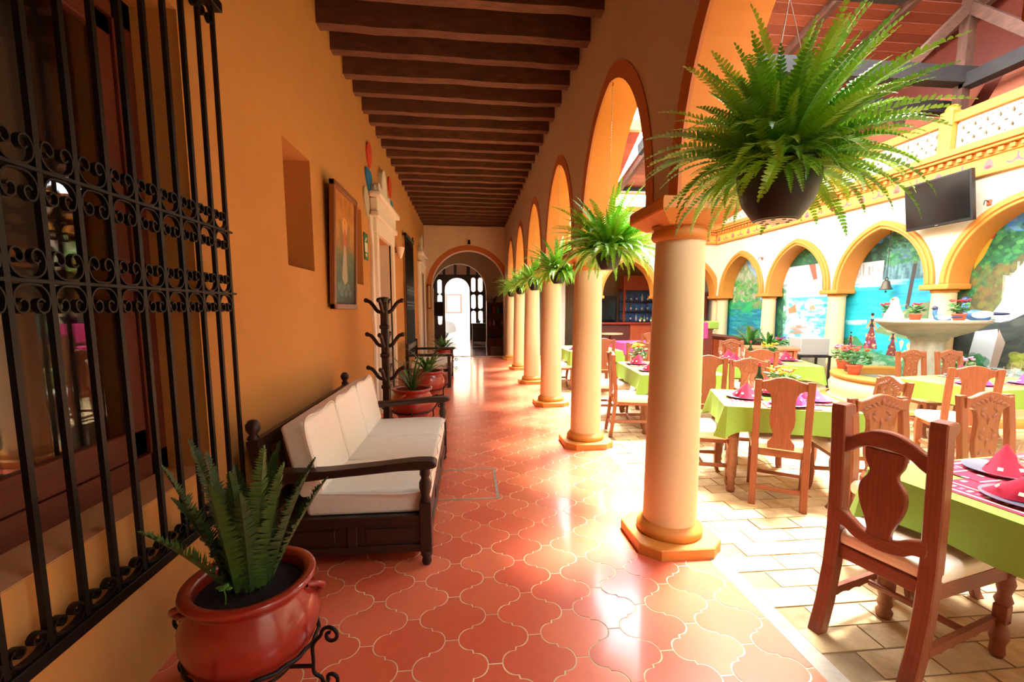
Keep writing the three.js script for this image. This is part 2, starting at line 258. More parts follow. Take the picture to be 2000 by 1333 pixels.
// ---- arcade wall between corridor and patio
const AS = 0.83, ASP = 2.12, ARISE = 1.2;                     // half span, springing height, rise
{
  const w = struct('wall_arcade', 'arcade wall of tall arches between corridor and patio', 'wall');
  const pts = [[Z0, 4.95], [Z0, ASP]];
  const zs = [1.53, ...COLS];
  for (let k = 0; k < zs.length - 1; k++) { const c = (zs[k] + zs[k + 1]) / 2; pts.push(...arch(c, AS, ASP, ARISE, 0.35).reverse()); }
  pts.push([ZE, ASP], [ZE, 4.95]);
  part('wall_face', muv(toZY(extrude(poly(pts), XO - XI)).translate(XO, 0, 0)), [M.wallPeach, M.soffit], w);
  for (let k = 0; k < zs.length - 1; k++) { const c = (zs[k] + zs[k + 1]) / 2; part('arch_band', muv(toZY(extrude(ringShape(c, AS - 0.004, ASP, ARISE - 0.004, 0.115, 0.35), 0.02)).translate(XI + 0.012, 0, 0)), M.bandRust, w, 'rust painted band round an arch'); }
  part('wall_below', muv(span(XI, XO, 0, ASP, 1.6, Z0)), M.wallPeach, w); part('wall_far_end', muv(span(XI, XO, 0, ASP, ZE - 0.02, -13.35)), M.wallPeach, w);
}
function makeColumn(label, z, x = XC) {
  const o = thing('column', label, 'column', [x, 0, z], 0, 'corridor arcade columns');
  const h = 0.265, c = 0.1, oct = [[-h, -h + c], [-h + c, -h], [h - c, -h], [h, -h + c], [h, h - c], [h - c, h], [-h + c, h], [-h, h - c]];
  part('plinth', muv(extrude(poly(oct), 0.062, 0.006).rotateX(-PI / 2)), M.trimOrange, o);
  part('base_ring', lathe([[0.19, 0.055], [0.204, 0.075], [0.206, 0.1], [0.198, 0.122], [0.182, 0.132], [0.178, 0.142], [0.166, 0.148]], 40), M.trimOrange, o);
  const sh = []; for (let i = 0; i <= 12; i++) { const t = i / 12; sh.push([0.166 - 0.022 * t + 0.003 * sin(t * PI), 0.14 + t * 1.78]); }
  part('shaft', lathe(sh, 48), M.cream, o);
  const cap = part('capital', lathe([[0.144, 1.905], [0.162, 1.915], [0.172, 1.935], [0.168, 1.96], [0.158, 1.968], [0.158, 1.985], [0.172, 1.992]], 40), M.trimOrange, o);
  const s4 = (r, y) => [[-r, y, -r], [r, y, -r], [r, y, r], [-r, y, r]], lv = [s4(0.165, 1.985), s4(0.25, 2.045), s4(0.255, 2.055), s4(0.255, 2.105), s4(0.245, 2.12)], pos = [];
  const quad = (a, b, d, e) => pos.push(...a, ...b, ...d, ...a, ...d, ...e);
  for (let i = 0; i < lv.length - 1; i++) for (let k = 0; k < 4; k++) quad(lv[i][(k + 1) % 4], lv[i][k], lv[i + 1][k], lv[i + 1][(k + 1) % 4]);
  quad(lv[4][3], lv[4][2], lv[4][1], lv[4][0]); quad(lv[0][0], lv[0][1], lv[0][2], lv[0][3]);
  const g = new THREE.BufferGeometry(); g.setAttribute('position', new THREE.BufferAttribute(new Float32Array(pos), 3)); g.computeVertexNormals(); g.scale(0.9, 1, 1);
  part('abacus', muv(g), M.trimOrange, cap);
  return o;
}
{
  const names = ['cream round column out to the right beside the photographer', 'nearest cream column, the wide one beside the dining tables', 'second cream column from the camera along the corridor', 'third cream column from the camera along the corridor', 'fourth cream column from the camera along the corridor', 'fifth cream column from the camera along the corridor', 'farthest cream column, next to the end arch'];
  const c0 = makeColumn(names[1], COLS[1]); [0, 2, 3, 4, 5, 6].forEach((k) => copy(c0, names[k], [XC, 0, COLS[k]]));
}
// ---- corridor end wall, vestibule, inner arch, back walls
{
  const e = struct('wall_end', 'peach end wall of the corridor with a wide pointed arch', 'wall');
  const s = poly([[XL - 0.45, 0], [XL - 0.45, 4.3], [XO, 4.3], [XO, 0], [1.2, 0], ...arch(0.05, 1.15, 2.15, 1.16, 0.95).reverse(), [-1.1, 0]]);
  part('wall_face', muv(extrude(s, 0.4).translate(0, 0, ZE - 0.4)), M.endCream, e);
  part('arch_band', muv(extrude(ringShape(0.05, 1.146, 2.15, 1.156, 0.15, 0.95), 0.02).translate(0, 0, ZE - 0.012)), M.bandRust, e);
  part('pilaster', muv(span(-1.22, -1.06, 0, 2.15, ZE + 0.06, ZE - 0.42)), M.cream, e); part('pilaster', muv(span(1.16, 1.3, 0, 2.15, ZE + 0.06, ZE - 0.42)), M.cream, e);
  const v = struct('wall_vestibule', 'walls of the entrance passage behind the end arch', 'wall');
  const si = poly([[-1.9, 0], [-1.9, 4.3], [3.2, 4.3], [3.2, 0], [0.72, 0], ...arch(-0.31, 1.03, 2.15, 1.06, 0.1).reverse(), [-1.34, 0]]);
  part('inner_arch', muv(extrude(si, 0.35).translate(0, 0, -17.6)), M.wallPeach, v);
  part('side', muv(span(-2.0, -1.85, 0, 4.3, ZE - 0.4, -22)), M.wallPeach, v); part('side', muv(span(3.0, 3.2, 0, 4.3, ZE - 0.4, -22)), M.wallPeach, v);
  part('roof_slab', muv(span(-2.0, 3.2, 4.2, 4.4, ZE - 0.4, -22)), M.wallPeach, v);
  part('floor_slab', muv(span(-2.0, 3.2, -0.2, -0.001, ZE - 0.2, -22)), phys(rgb(186, 104, 76), 0.22, { clearcoat: 1, clearcoatRoughness: 0.06, map: T.clay }), v);
  part('street_canopy', muv(span(-3, 4, 3.1, 3.25, -24.2, -21.75)), M.wallPeach, v); part('front_wall', muv(span(0.95, 3.2, 0, 4.3, -21.75, -21.45)), M.wallPeach, v); part('front_wall', muv(span(-2.0, -1.6, 0, 4.3, -21.75, -21.45)), M.wallPeach, v); part('front_wall', muv(span(-1.6, 0.95, 3.85, 4.3, -21.75, -21.45)), M.wallPeach, v);
  const n = struct('wall_near', 'plain wall closing the place behind the photographer', 'wall');
  part('wall_face', muv(span(XL - 0.45, 8.4, 0, 5.4, Z0, Z0 + 0.3)), M.wallPeach, n);
}
// ---- mural wall and far patio wall: pointed blind arches, cornice, pierced parapet
const MC = [-13.0, -10.87, -8.74, -6.61, -4.48, -2.35, -0.22, 1.91], FC = [1.85, 3.85, 5.85, 7.78];
function patioWall(o, centres, place, ends, blind) {           // built in (u, y) with u along the wall, depth towards the patio
  const [u0, u1] = ends, ys = 1.9, rise = 1.07;
  const pts = [[u0, 4.0], [u0, ys]]; const cs = [...centres].sort((a, b) => a - b);
  for (let k = 0; k < cs.length - 1; k++) { const c = (cs[k] + cs[k + 1]) / 2, s = (cs[k + 1] - cs[k]) / 2 - 0.19; pts.push(...arch(c, s, ys, rise, 1.0)); }
  pts.push([u1, ys], [u1, 4.0]);
  part('wall_face', place(muv(extrude(poly(pts), 0.33), 'x')), [M.creamWall, M.trimOrange], o);
  for (let k = 0; k < cs.length - 1; k++) {
    const c = (cs[k] + cs[k + 1]) / 2, s = (cs[k + 1] - cs[k]) / 2 - 0.19;
    const ring = part('arch_moulding', place(muv(extrude(ringShape(c, s - 0.005, ys, rise - 0.005, 0.15, 1.0), 0.06, 0.008).translate(0, 0, 0.32), 'x')), M.trimOrange, o);
    part('roll', place(muv(extrude(ringShape(c, s + 0.045, ys, rise + 0.045, 0.05, 1.0), 0.03, 0.01).translate(0, 0, 0.375), 'x')), M.trimOrange, ring);
  }
  for (const c of cs) {
    const sh = part('half_column', place(lathe([[0.175, 0], [0.172, 0.6], [0.155, 1.79]], 28).translate(c, 0, 0.2)), M.cream, o);
    part('column_capital', place(merge([lathe([[0.155, 1.76], [0.178, 1.775], [0.178, 1.8], [0.165, 1.81]], 28).translate(c, 0, 0.2), muv(rspan(c - 0.235, c + 0.235, 1.81, 1.9, 0.0, 0.43, 0.02), 'x')])), M.trimOrange, sh);
  }
}
const friezeTex = print(512, 64, (g, w, h) => {
  g.fillStyle = '#eba23c'; g.fillRect(0, 0, w, h);
  for (let k = 0; k < 2; k++) {
    const x = 64 + k * 256; g.fillStyle = '#c8605a';
    g.beginPath(); g.moveTo(x - 26, 54); g.quadraticCurveTo(x - 18, 14, x, 10); g.quadraticCurveTo(x + 18, 14, x + 26, 54); g.closePath(); g.fill();
    g.fillStyle = '#a83c40'; g.beginPath(); g.ellipse(x, 48, 16, 8, 0, 0, 7); g.fill();
    g.strokeStyle = '#c0525a'; g.lineWidth = 9; g.lineCap = 'round'; g.beginPath(); g.moveTo(x + 84, 44); g.quadraticCurveTo(x + 112, 62, x + 128, 30); g.quadraticCurveTo(x + 144, 62, x + 172, 44); g.stroke(); g.beginPath(); g.moveTo(x + 128, 44); g.lineTo(x + 128, 12); g.stroke();
  }
});
friezeTex.wrapS = THREE.RepeatWrapping;
M.frieze = std(0xffffff, 0.7, { map: friezeTex });
const latticeShape = (L) => {
  const h = 0.41, s = poly([[0.03, 0], [L - 0.03, 0], [L, 0.03], [L, h - 0.03], [L - 0.03, h], [0.03, h], [0, h - 0.03], [0, 0.03]]), n = Math.round(L / 0.155), st = L / n;
  const dia = (x, y, a, b) => s.holes.push(new THREE.Path([V2(x - a, y), V2(x, y - b), V2(x + a, y), V2(x, y + b)]));
  for (let k = 0; k < n; k++) { const x = (k + 0.5) * st; dia(x, 0.11, 0.026, 0.055); dia(x, 0.3, 0.026, 0.055); if (k) { dia(k * st, 0.205, 0.034, 0.02); dia(k * st, 0.06, 0.014, 0.014); dia(k * st, 0.35, 0.014, 0.014); dia(k * st - st / 2, 0.205, 0.012, 0.012); } }
  return s;
};
function cornice(o, place, u0, u1, posts) {                    // frieze, dentils, crown, pierced parapet with posts
  const L = u1 - u0, mid = (u0 + u1) / 2, b = (y0, y1, d0, d1) => muv(rspan(u0, u1, y0, y1, d0, d1, 0.012), 'x');
  part('lower_moulding', place(b(3.45, 3.5, 0.3, 0.4)), M.trimOrange, o);
  const fr = new THREE.PlaneGeometry(L, 0.2); { const uv = fr.attributes.uv; for (let i = 0; i < uv.count; i++) uv.setX(i, uv.getX(i) * L / 1.4); }
  part('frieze', place(fr.translate(mid, 3.6, 0.392)), M.frieze, o); part('frieze_backing', place(b(3.5, 3.72, 0.3, 0.389)), M.trimOrange, o);
  part('dentil_band', place(b(3.7, 3.8, 0.3, 0.42)), M.trimOrange, o);
  const dg = muv(rbox(0.07, 0.06, 0.05, 0.006, 0, 0, 0, 1), 'x'), n = Math.floor(L / 0.135);
  for (let k = 0; k < n; k++) part('dentil', place(dg.clone().translate(u0 + 0.07 + k * 0.135, 3.755, 0.44)), M.trimOrange, o);
  part('crown_moulding', place(b(3.795, 3.84, 0.3, 0.5)), M.trimOrange, o); part('crown_moulding', place(b(3.84, 3.94, 0.3, 0.54)), M.trimOrange, o);
  part('top_rail', place(b(4.36, 4.5, 0.31, 0.46)), M.trimOrange, o);
  for (let k = 0; k < posts.length; k++) {
    const p = posts[k]; part('post', place(merge([muv(rspan(p - 0.1, p + 0.1, 3.92, 4.56, 0.28, 0.5, 0.02), 'x'), lathe([[0.095, 4.55], [0.09, 4.6], [0.06, 4.65], [0.001, 4.67]], 16).translate(p, 0, 0.39)])), M.trimOrange, o);
    if (k < posts.length - 1) { const q = posts[k + 1], l = q - p - 0.22; if (l > 0.3) part('pierced_panel', place(muv(extrude(latticeShape(l), 0.04).translate(p + 0.11, 3.945, 0.36), 'x')), M.creamWall, o); }
  }
}
{
  const place = (g) => g.clone().rotateY(-PI / 2).translate(XM + 0.33, 0, 0);       // u -> z, depth -> -x
  const w = struct('wall_right', 'cream mural wall of the patio with orange pointed arches', 'wall');
  patioWall(w, MC, place, [ZF - 0.3, Z0], true);
  cornice(w, place, ZF, Z0 - 0.02, [-13.0, -10.87, -8.74, -6.61, -4.48, -2.35, -0.22]);
  part('backing', muv(span(7.96, 8.3, 0, 4.0, ZF - 4.4, Z0)), M.creamWall, w); part('parapet_boards', muv(span(7.74, 7.78, 3.94, 4.5, ZF, Z0), 'z'), M.barDark, w); part('upper_wall', muv(span(8.42, 8.6, 3.9, 8.3, ZF - 0.6, Z0), 'z'), M.barDark, w);
  const placeF = (g) => g.clone().translate(0, 0, ZF - 0.33);
  const f = struct('wall_far', 'far cream wall of the patio with open arches to the bar', 'wall');
  patioWall(f, FC, placeF, [XO, 7.9], false);
  cornice(f, placeF, XO, XM - 0.1, [1.85, 3.85, 5.85]);
  part('parapet_backing', muv(span(XO, 8.0, 3.9, 3.95, ZF - 0.33, ZF - 0.0)), M.creamWall, f); part('parapet_boards', muv(span(XO, 8.0, 3.95, 4.5, ZF - 0.2, ZF - 0.16), 'x'), M.barDark, f);
  const b = struct('wall_bar', 'dim tan walls of the bar room behind the far arches', 'wall');
  const tan = plaster(rgb(196, 160, 122));
  part('back', muv(span(XO, 8.0, 0, 4.0, -17.6, -17.4)), tan, b); part('side', muv(span(XO - 0.1, XO + 0.1, 0, 4.0, -17.5, ZF - 0.5)), tan, b); part('roof_slab', muv(span(XO, 8.0, 3.95, 4.1, -17.6, ZF - 0.33)), tan, b);
}
// ---- patio roof: plank slope on rafters, open to the sky over the tables
{
  const r = struct('ceiling_001', 'red plank patio roof on rafters with an open bay over the tables', 'roof');
  const slope = 0.2, a = Math.atan(slope), yAt = (z) => 5.1 + slope * (13.3 + z), R = rng(33);
  const OPEN_X = 4.4, WIDE_X = 6.8, OPEN_Z = -11.3, MID_Z = -6.9, NEAR_Z = -3.7, step = 0.2;
  for (let k = 0; k < 80; k++) {
    const z = -13.75 + (k + 0.5) * step; if (z > Z0 + 0.2) break;
    const x0 = z > NEAR_Z ? 1.3 : z > MID_Z ? WIDE_X : OPEN_X, x1 = 12.5;
    const m = part('plank', muv(box(x1 - x0, 0.025, step - 0.006), 'x', R() * 6, R() * 6), M.plank[(R() * 4) | 0], r); m.position.set((x0 + x1) / 2, yAt(z) + (R() - 0.5) * 0.006, z); m.rotation.x = -a;
  }
  // steeper strip along the far wall
  const s2 = 0.46, a2 = Math.atan(s2), y2 = (z) => 5.06 + s2 * (13.4 + z);
  for (let k = 0; k < 12; k++) { const z = -13.6 + (k + 0.5) * step; if (z > OPEN_Z) break; const m = part('plank', muv(box(OPEN_X - 3.6, 0.025, step * 1.1 - 0.004), 'x', R() * 6, R() * 6), M.plank[(R() * 4) | 0], r); m.position.set((OPEN_X + 3.6) / 2, y2(z), z); m.rotation.x = -a2; }
  for (const x of [3.7, 4.5, 5.75, 6.98, 8.15, 9.4, 10.6]) { const f = x < OPEN_X ? y2 : yAt, z1 = x < OPEN_X ? OPEN_Z : x < WIDE_X ? MID_Z : Z0, z0 = -13.6; part('rafter', muv(bar([x, f(z0) - 0.1, z0], [x, f(z1) - 0.1, z1], 0.1, 0.15), 'z'), M.rafter, r); }
  part('bay_beam', muv(span(3.6, OPEN_X, y2(OPEN_Z) - 0.14, y2(OPEN_Z) + 0.1, OPEN_Z, OPEN_Z + 0.16), 'x'), M.trimOrange, r); part('bay_beam', muv(span(1.3, WIDE_X, yAt(NEAR_Z) - 0.16, yAt(NEAR_Z) + 0.1, NEAR_Z - 0.16, NEAR_Z), 'x'), M.tie, r); part('bay_beam', muv(bar([OPEN_X - 0.06, yAt(OPEN_Z) - 0.04, OPEN_Z], [OPEN_X - 0.06, yAt(MID_Z) - 0.04, MID_Z], 0.1, 0.26), 'z'), M.tie, r); part('bay_beam', muv(bar([WIDE_X - 0.06, yAt(MID_Z) - 0.04, MID_Z], [WIDE_X - 0.06, yAt(NEAR_Z) - 0.04, NEAR_Z], 0.1, 0.26), 'z'), M.tie, r); part('bay_beam', muv(span(OPEN_X, WIDE_X, yAt(MID_Z) - 0.15, yAt(MID_Z) + 0.06, MID_Z, MID_Z + 0.12), 'x'), M.tie, r);
  part('tie_beam', muv(span(1.3, 8.0, 5.0, 5.24, -6.8, -6.6), 'x'), M.tie, r); part('tie_beam', muv(span(4.4, 8.0, 4.72, 4.9, -7.15, -6.98), 'x'), M.tie, r);
  part('wall_plate', muv(span(7.72, 7.92, 4.94, 5.14, -6.7, Z0), 'z'), M.tie, r);
  part('wall_plate', muv(span(XO - 0.2, 8.0, 4.98, 5.1, ZF - 0.25, ZF - 0.05), 'x'), M.ironDull, r);
  part('king_post', muv(span(7.72, 7.86, 4.6, 6.5, -6.78, -6.64), 'y'), M.rafter, r);
  part('brace', muv(bar([7.76, 6.15, -6.7], [6.75, 5.15, -6.7], 0.11, 0.14), 'x'), M.rafter, r); part('brace', muv(bar([7.79, 6.15, -6.7], [7.79, 5.05, -5.6], 0.11, 0.14), 'z'), M.rafter, r);
  // slanting boards above the pierced parapet
  for (const [z0, z1] of [[-13.3, -10.95], [-10.8, -6.75], [-6.5, Z0]]) for (let k = 0; k < 5; k++) { const m = part('board', muv(box(0.02, 0.165, z1 - z0 - 0.02), 'z', R() * 5, R() * 5), M.fascia, r); const t = (k + 0.5) / 5; m.position.set(7.86 + t * 0.42, 4.42 + t * 0.72 + (R() - 0.5) * 0.008, (z0 + z1) / 2); m.rotation.z = -Math.atan2(0.42, 0.72); }
  for (let k = 0; k < 3; k++) part('strut', muv(bar([8.2, 4.9, -8.0 - k * 2.1], [7.7, 5.6, -8.4 - k * 2.1], 0.08, 0.1), 'y'), M.rafter, r);
}

// ================================================================ LEFT SIDE OF THE CORRIDOR
function ribbon(pts, depth, thick, n = 36) {                  // flat strap bent in the z-y plane, width along x
  const c = new THREE.CatmullRomCurve3(pts.map(([z, y]) => V3(0, y, z)), false, 'centripetal'), P = c.getPoints(n), pos = [], d = depth / 2, t = thick / 2, ring = [];
  for (let i = 0; i <= n; i++) { const a = P[Math.max(0, i - 1)], b = P[Math.min(n, i + 1)], ty = b.y - a.y, tz = b.z - a.z, l = Math.hypot(ty, tz) || 1, ny = tz / l, nz = -ty / l; ring.push([[-d, P[i].y + ny * t, P[i].z + nz * t], [d, P[i].y + ny * t, P[i].z + nz * t], [d, P[i].y - ny * t, P[i].z - nz * t], [-d, P[i].y - ny * t, P[i].z - nz * t]]); }
  const quad = (a, b, e, f) => pos.push(...a, ...b, ...e, ...a, ...e, ...f);
  for (let i = 0; i < n; i++) for (let k = 0; k < 4; k++) quad(ring[i][k], ring[i][(k + 1) % 4], ring[i + 1][(k + 1) % 4], ring[i + 1][k]);
  quad(...ring[0].slice().reverse()); quad(...ring[n]);
  const g = new THREE.BufferGeometry(); g.setAttribute('position', new THREE.BufferAttribute(new Float32Array(pos), 3)); g.computeVertexNormals(); return g;
}
const halfCup = [[0, 0.004], [0.03, 0.008], [0.05, 0.03], [0.053, 0.058], [0.043, 0.082], [0.026, 0.086], [0.013, 0.072], [0.014, 0.054], [0.027, 0.046], [0.037, 0.055]];
const cupPts = [...halfCup.slice().reverse().map(([z, y]) => [-z, y]), ...halfCup.slice(1)];
const cupUp = ribbon(cupPts, 0.018, 0.005), cupDown = ribbon(cupPts.map(([z, y]) => [z, -y]), 0.018, 0.005), cupLow = ribbon(cupPts.map(([z, y]) => [z, y * 0.72]), 0.022, 0.006);
function makeGrille(label, z1, n, x = -1.24) {
  const o = thing('window_grille', label, 'grille', [x, 0, z1], 0, 'wrought iron window grilles'), st = 0.129, y0 = 0.49, y1 = 2.98, L = (n - 1) * st;
  const barG = span(-0.009, 0.009, y0, y1, -0.009, 0.009);
  for (let k = 0; k < n; k++) part('bar', barG, M.iron, o).position.z = k * st;
  for (let k = 0; k < n - 1; k++) for (const [g, y] of [[cupUp, 1.903], [cupDown, 1.893], [cupUp, 1.585], [cupDown, 1.575], [cupLow, 0.515], [cupDown, 2.975]]) part('scroll', g, M.iron, o).position.set(0, y, (k + 0.5) * st);
  for (const y of [1.898, 1.58]) part('cross_rail', span(-0.016, 0.016, y - 0.005, y + 0.005, -0.03, L + 0.03), M.iron, o);
  part('bottom_rail', rspan(-0.02, 0.02, y0 - 0.02, y0 + 0.022, -0.03, L + 0.03, 0.004), M.iron, o); part('top_rail', rspan(-0.03, 0.03, y1, y1 + 0.05, -0.05, L + 0.05, 0.006), M.iron, o);
  for (const y of [0.49, 3.0]) for (const z of [0, L]) part('wall_anchor', bar([0, y, z], [-0.07, y, z], 0.018), M.iron, o);
  part('finial', lathe([[0.02, 3.02], [0.03, 3.05], [0.012, 3.08], [0.022, 3.11], [0.001, 3.15]], 10), M.iron, o);
  return o;
}
makeGrille('large black wrought iron window grille with scroll bands, nearest the camera', -2.505, 18);
makeGrille('black iron window grille seen edge-on far down the orange wall', -10.68, 11);
// ---- framed picture, sign, sconce
{
  const art = print(256, 360, (g, w, h) => {
    const sky = g.createLinearGradient(0, 0, 0, h); sky.addColorStop(0, '#b0702c'); sky.addColorStop(0.35, '#c8923a'); sky.addColorStop(0.6, '#5d6a4a'); sky.addColorStop(1, '#1d3038'); g.fillStyle = sky; g.fillRect(0, 0, w, h);
    const R = rng(4);
    for (let k = 0; k < 500; k++) { const y = R() * h; g.globalAlpha = 0.16; g.fillStyle = y < 180 ? ['#dca048', '#a8642c', '#8c5a2c'][(R() * 3) | 0] : ['#2d5a58', '#3c6b4e', '#20383c', '#6d8a6c'][(R() * 4) | 0]; g.beginPath(); g.ellipse(R() * w, y, 10 + R() * 20, 3 + R() * 12, R() * 3, 0, 7); g.fill(); }
    g.globalAlpha = 0.75; g.fillStyle = '#8a6a34'; for (const s of [-1, 1]) { g.beginPath(); g.moveTo(w / 2, 130); g.quadraticCurveTo(w / 2 + s * 70, 60, w / 2 + s * 62, 110); g.quadraticCurveTo(w / 2 + s * 80, 170, w / 2 + s * 18, 200); g.fill(); }
    g.globalAlpha = 0.9; g.fillStyle = '#e8b850'; g.beginPath(); g.arc(w / 2, 104, 30, 0, 7); g.fill();
    g.fillStyle = '#c8583a'; g.beginPath(); g.moveTo(w / 2 - 8, 92); g.lineTo(w / 2, 74); g.lineTo(w / 2 + 8, 92); g.lineTo(w / 2 + 20, 170); g.lineTo(w / 2 - 20, 170); g.fill();
    g.fillStyle = '#d8a080'; g.beginPath(); g.arc(w / 2, 104, 12, 0, 7); g.fill();
    g.fillStyle = '#b8aa8c'; g.beginPath(); g.moveTo(w / 2 - 14, 165); g.lineTo(w / 2 + 14, 165); g.lineTo(w / 2 + 36, 275); g.quadraticCurveTo(w / 2, 310, w / 2 - 34, 270); g.fill();
    g.fillStyle = '#34527c'; g.beginPath(); g.moveTo(w / 2 - 15, 165); g.lineTo(w / 2 - 30, 240); g.lineTo(w / 2 - 44, 230); g.fill();
    g.fillStyle = '#7c9a84'; for (let k = 0; k < 6; k++) { g.globalAlpha = 0.5; g.beginPath(); g.ellipse(60 + k * 28, 300 + (k % 2) * 22, 22, 12, 0, 0, 7); g.fill(); } g.globalAlpha = 1;
  });
  const p = thing('framed_painting', 'framed golden painting of a winged figure on the orange wall', 'painting', [XL + 0.02, 1.5, -4.76]); p.rotation.set(0, PI / 2, 0);
  const W = 0.86, H = 1.18, f = 0.055, fr = wood(rgb(150, 96, 56), 0.4);
  part('frame', [rspan(-W / 2, W / 2, 0, f, 0, 0.05), rspan(-W / 2, W / 2, H - f, H, 0, 0.05), rspan(-W / 2, -W / 2 + f, 0, H, 0, 0.05), rspan(W / 2 - f, W / 2, 0, H, 0, 0.05)].map((g) => muv(g, 'y')).map((g) => g.rotateX(0.035)), fr, p);
  part('backing', span(-W / 2 + 0.01, W / 2 - 0.01, 0.01, H - 0.01, 0.002, 0.018).rotateX(0.035), M.dark, p);
  part('canvas', new THREE.PlaneGeometry(W - 1.6 * f, H - 1.6 * f).translate(0, H / 2, 0.028).rotateX(0.035), std(0xffffff, 0.5, { map: art }), p);
  const sign = thing('wall_sign', 'small white sign with green border beside the white door surround', 'sign', [XL + 0.004, 2.13, -6.02]);
  const st = print(64, 96, (g, w, h) => { g.fillStyle = '#e6e4d4'; g.fillRect(0, 0, w, h); g.strokeStyle = '#1d6a44'; g.lineWidth = 9; g.strokeRect(4, 4, w - 8, h - 8); g.fillStyle = '#1d6a44'; g.fillRect(8, 8, 48, 26); g.fillStyle = '#e6e4d4'; g.beginPath(); g.moveTo(14, 30); g.lineTo(40, 12); g.lineTo(46, 20); g.lineTo(24, 32); g.fill(); g.fillStyle = '#1d6a44'; g.fillRect(8, 68, 48, 22); g.fillStyle = '#e6e4d4'; g.fillRect(22, 72, 22, 12); });
  part('plate', span(0, 0.006, 0, 0.34, -0.11, 0.11), std(rgb(60, 110, 80), 0.5), sign); part('face', new THREE.PlaneGeometry(0.22, 0.34).rotateY(PI / 2).translate(0.0075, 0.17, 0), std(0xffffff, 0.5, { map: st }), sign);
  const sc = thing('wall_sconce', 'white cone wall lamp between the two white door surrounds', 'lamp', [XL, 2.42, -8.5]); sc.scale.setScalar(0.6);
  part('shade', lathe([[0.02, 0], [0.06, 0.05], [0.12, 0.2], [0.15, 0.34], [0.14, 0.34], [0.11, 0.2]], 16).scale(0.9, 1, 1).translate(0.14, 0, 0), std(rgb(240, 226, 200), 0.5, { side: THREE.DoubleSide }), sc); part('bracket', bar([0, 0.2, 0], [0.1, 0.2, 0], 0.03), M.ironDull, sc);
}
// ---- carved white door surrounds with painted parrots
function surround(name, label, d, parrots, w = 0.3) {
  const o = struct(name, label, 'door'), x = XL, z0 = d.z0 + w, z1 = d.z1 - w, zc = (d.z0 + d.z1) / 2;
  const lip = []; for (let k = 0; k <= 14; k++) { const y = 2.75 * k / 14; lip.push([0.02 + 0.045 * noise.noise(y * 2.3, 4, d.z0) + 0.03 * sin(y * 5), y]); }
  for (const s of [1, -1]) {                                   // scalloped outer plaster edge
    const base = s > 0 ? d.z0 : d.z1, out = s > 0 ? z0 : z1;
    part('plaster_edge', muv(toZY(extrude(poly([[base, 0], ...lip.map(([e, y]) => [out + s * e, y]), [base, 2.75]]), 0.03)).translate(x + 0.032, 0, 0)), M.white, o);
    part('jamb', muv(rspan(x, x + 0.075, 0, 2.7, base + s * 0.02, base + s * 0.17, 0.015), 'y'), M.white, o);
    part('jamb_fillet', muv(rspan(x, x + 0.055, 0, 2.7, base - s * 0.0, base + s * 0.03, 0.01), 'y'), M.white, o);
    part('reveal', muv(span(x - 0.45, x, 0, d.y1, base - s * 0.0, base - s * 0.012)), M.white, o);
  }
  part('lintel', [muv(rspan(x, x + 0.08, d.y1, d.y1 + 0.2, z0 - 0.1, z1 + 0.1, 0.015), 'z'), muv(rspan(x, x + 0.12, d.y1 + 0.2, d.y1 + 0.28, z0 - 0.04, z1 + 0.04, 0.02), 'z'), muv(rspan(x, x + 0.1, d.y1 + 0.28, d.y1 + 0.46, z0 - 0.08, z1 + 0.08, 0.015), 'z'), muv(rspan(x, x + 0.16, d.y1 + 0.46, d.y1 + 0.54, z0, z1, 0.025), 'z')], M.white, o);
  const yp = d.y1 + 0.54, a = z0 - zc;
  const ped = smooth([[-a * 0.95, 0], [-a * 0.85, 0.1], [-a * 0.6, 0.06], [-a * 0.5, 0.2], [-a * 0.28, 0.16], [-a * 0.16, 0.42], [0, 0.5], [a * 0.16, 0.42], [a * 0.28, 0.16], [a * 0.5, 0.2], [a * 0.6, 0.06], [a * 0.85, 0.1], [a * 0.95, 0]], 60, false);
  part('pediment', muv(toZY(extrude(poly(ped.map(([z, y]) => [z + zc, y + yp])), 0.06, 0.008)).translate(x + 0.06, 0, 0)), M.white, o);
  part('door_leaf', [muv(span(x - 0.4, x - 0.36, 0, d.y1, d.z0, d.z1), 'y')], wood(rgb(196, 148, 110), 0.6), o, 'plain tan door leaf set back in the opening');
  part('door_gap', span(x - 0.355, x - 0.35, 0.02, d.y1 - 0.02, zc - 0.006, zc + 0.006), M.dark, o);
  if (parrots) for (const s of [1, -1]) {
    const z = s > 0 ? z0 - 0.05 : z1 + 0.05, flat = (pts, m, t) => part(t, toZY(extrude(poly(smooth(pts, 24).map(([a2, b]) => [z + a2 * s * 2.4, b + d.y1 + 0.5])), 0.02)).translate(x + 0.022 + 0.13 * 0, 0, 0), m, o);
    flat([[0, 0.32], [0.05, 0.5], [0.03, 0.62], [-0.03, 0.66], [-0.07, 0.58], [-0.05, 0.42]], std(rgb(206, 70, 44), 0.7), 'painted_parrot'); flat([[0.02, 0.02], [0.08, 0.14], [0.08, 0.28], [-0.04, 0.28], [-0.06, 0.2]], std(rgb(40, 120, 176), 0.7), 'painted_wing');
    flat([[0.08, -0.35], [0.16, -0.12], [0.12, 0.02], [0.04, -0.1]], std(rgb(190, 186, 160), 0.7), 'painted_scroll');
  }
  return o;
}
surround('door_1', 'white carved door surround with painted parrots and a tan door', DOOR[0], true);
surround('door_2', 'second white door surround at the far end of the orange wall', DOOR[1], false, 0.25);

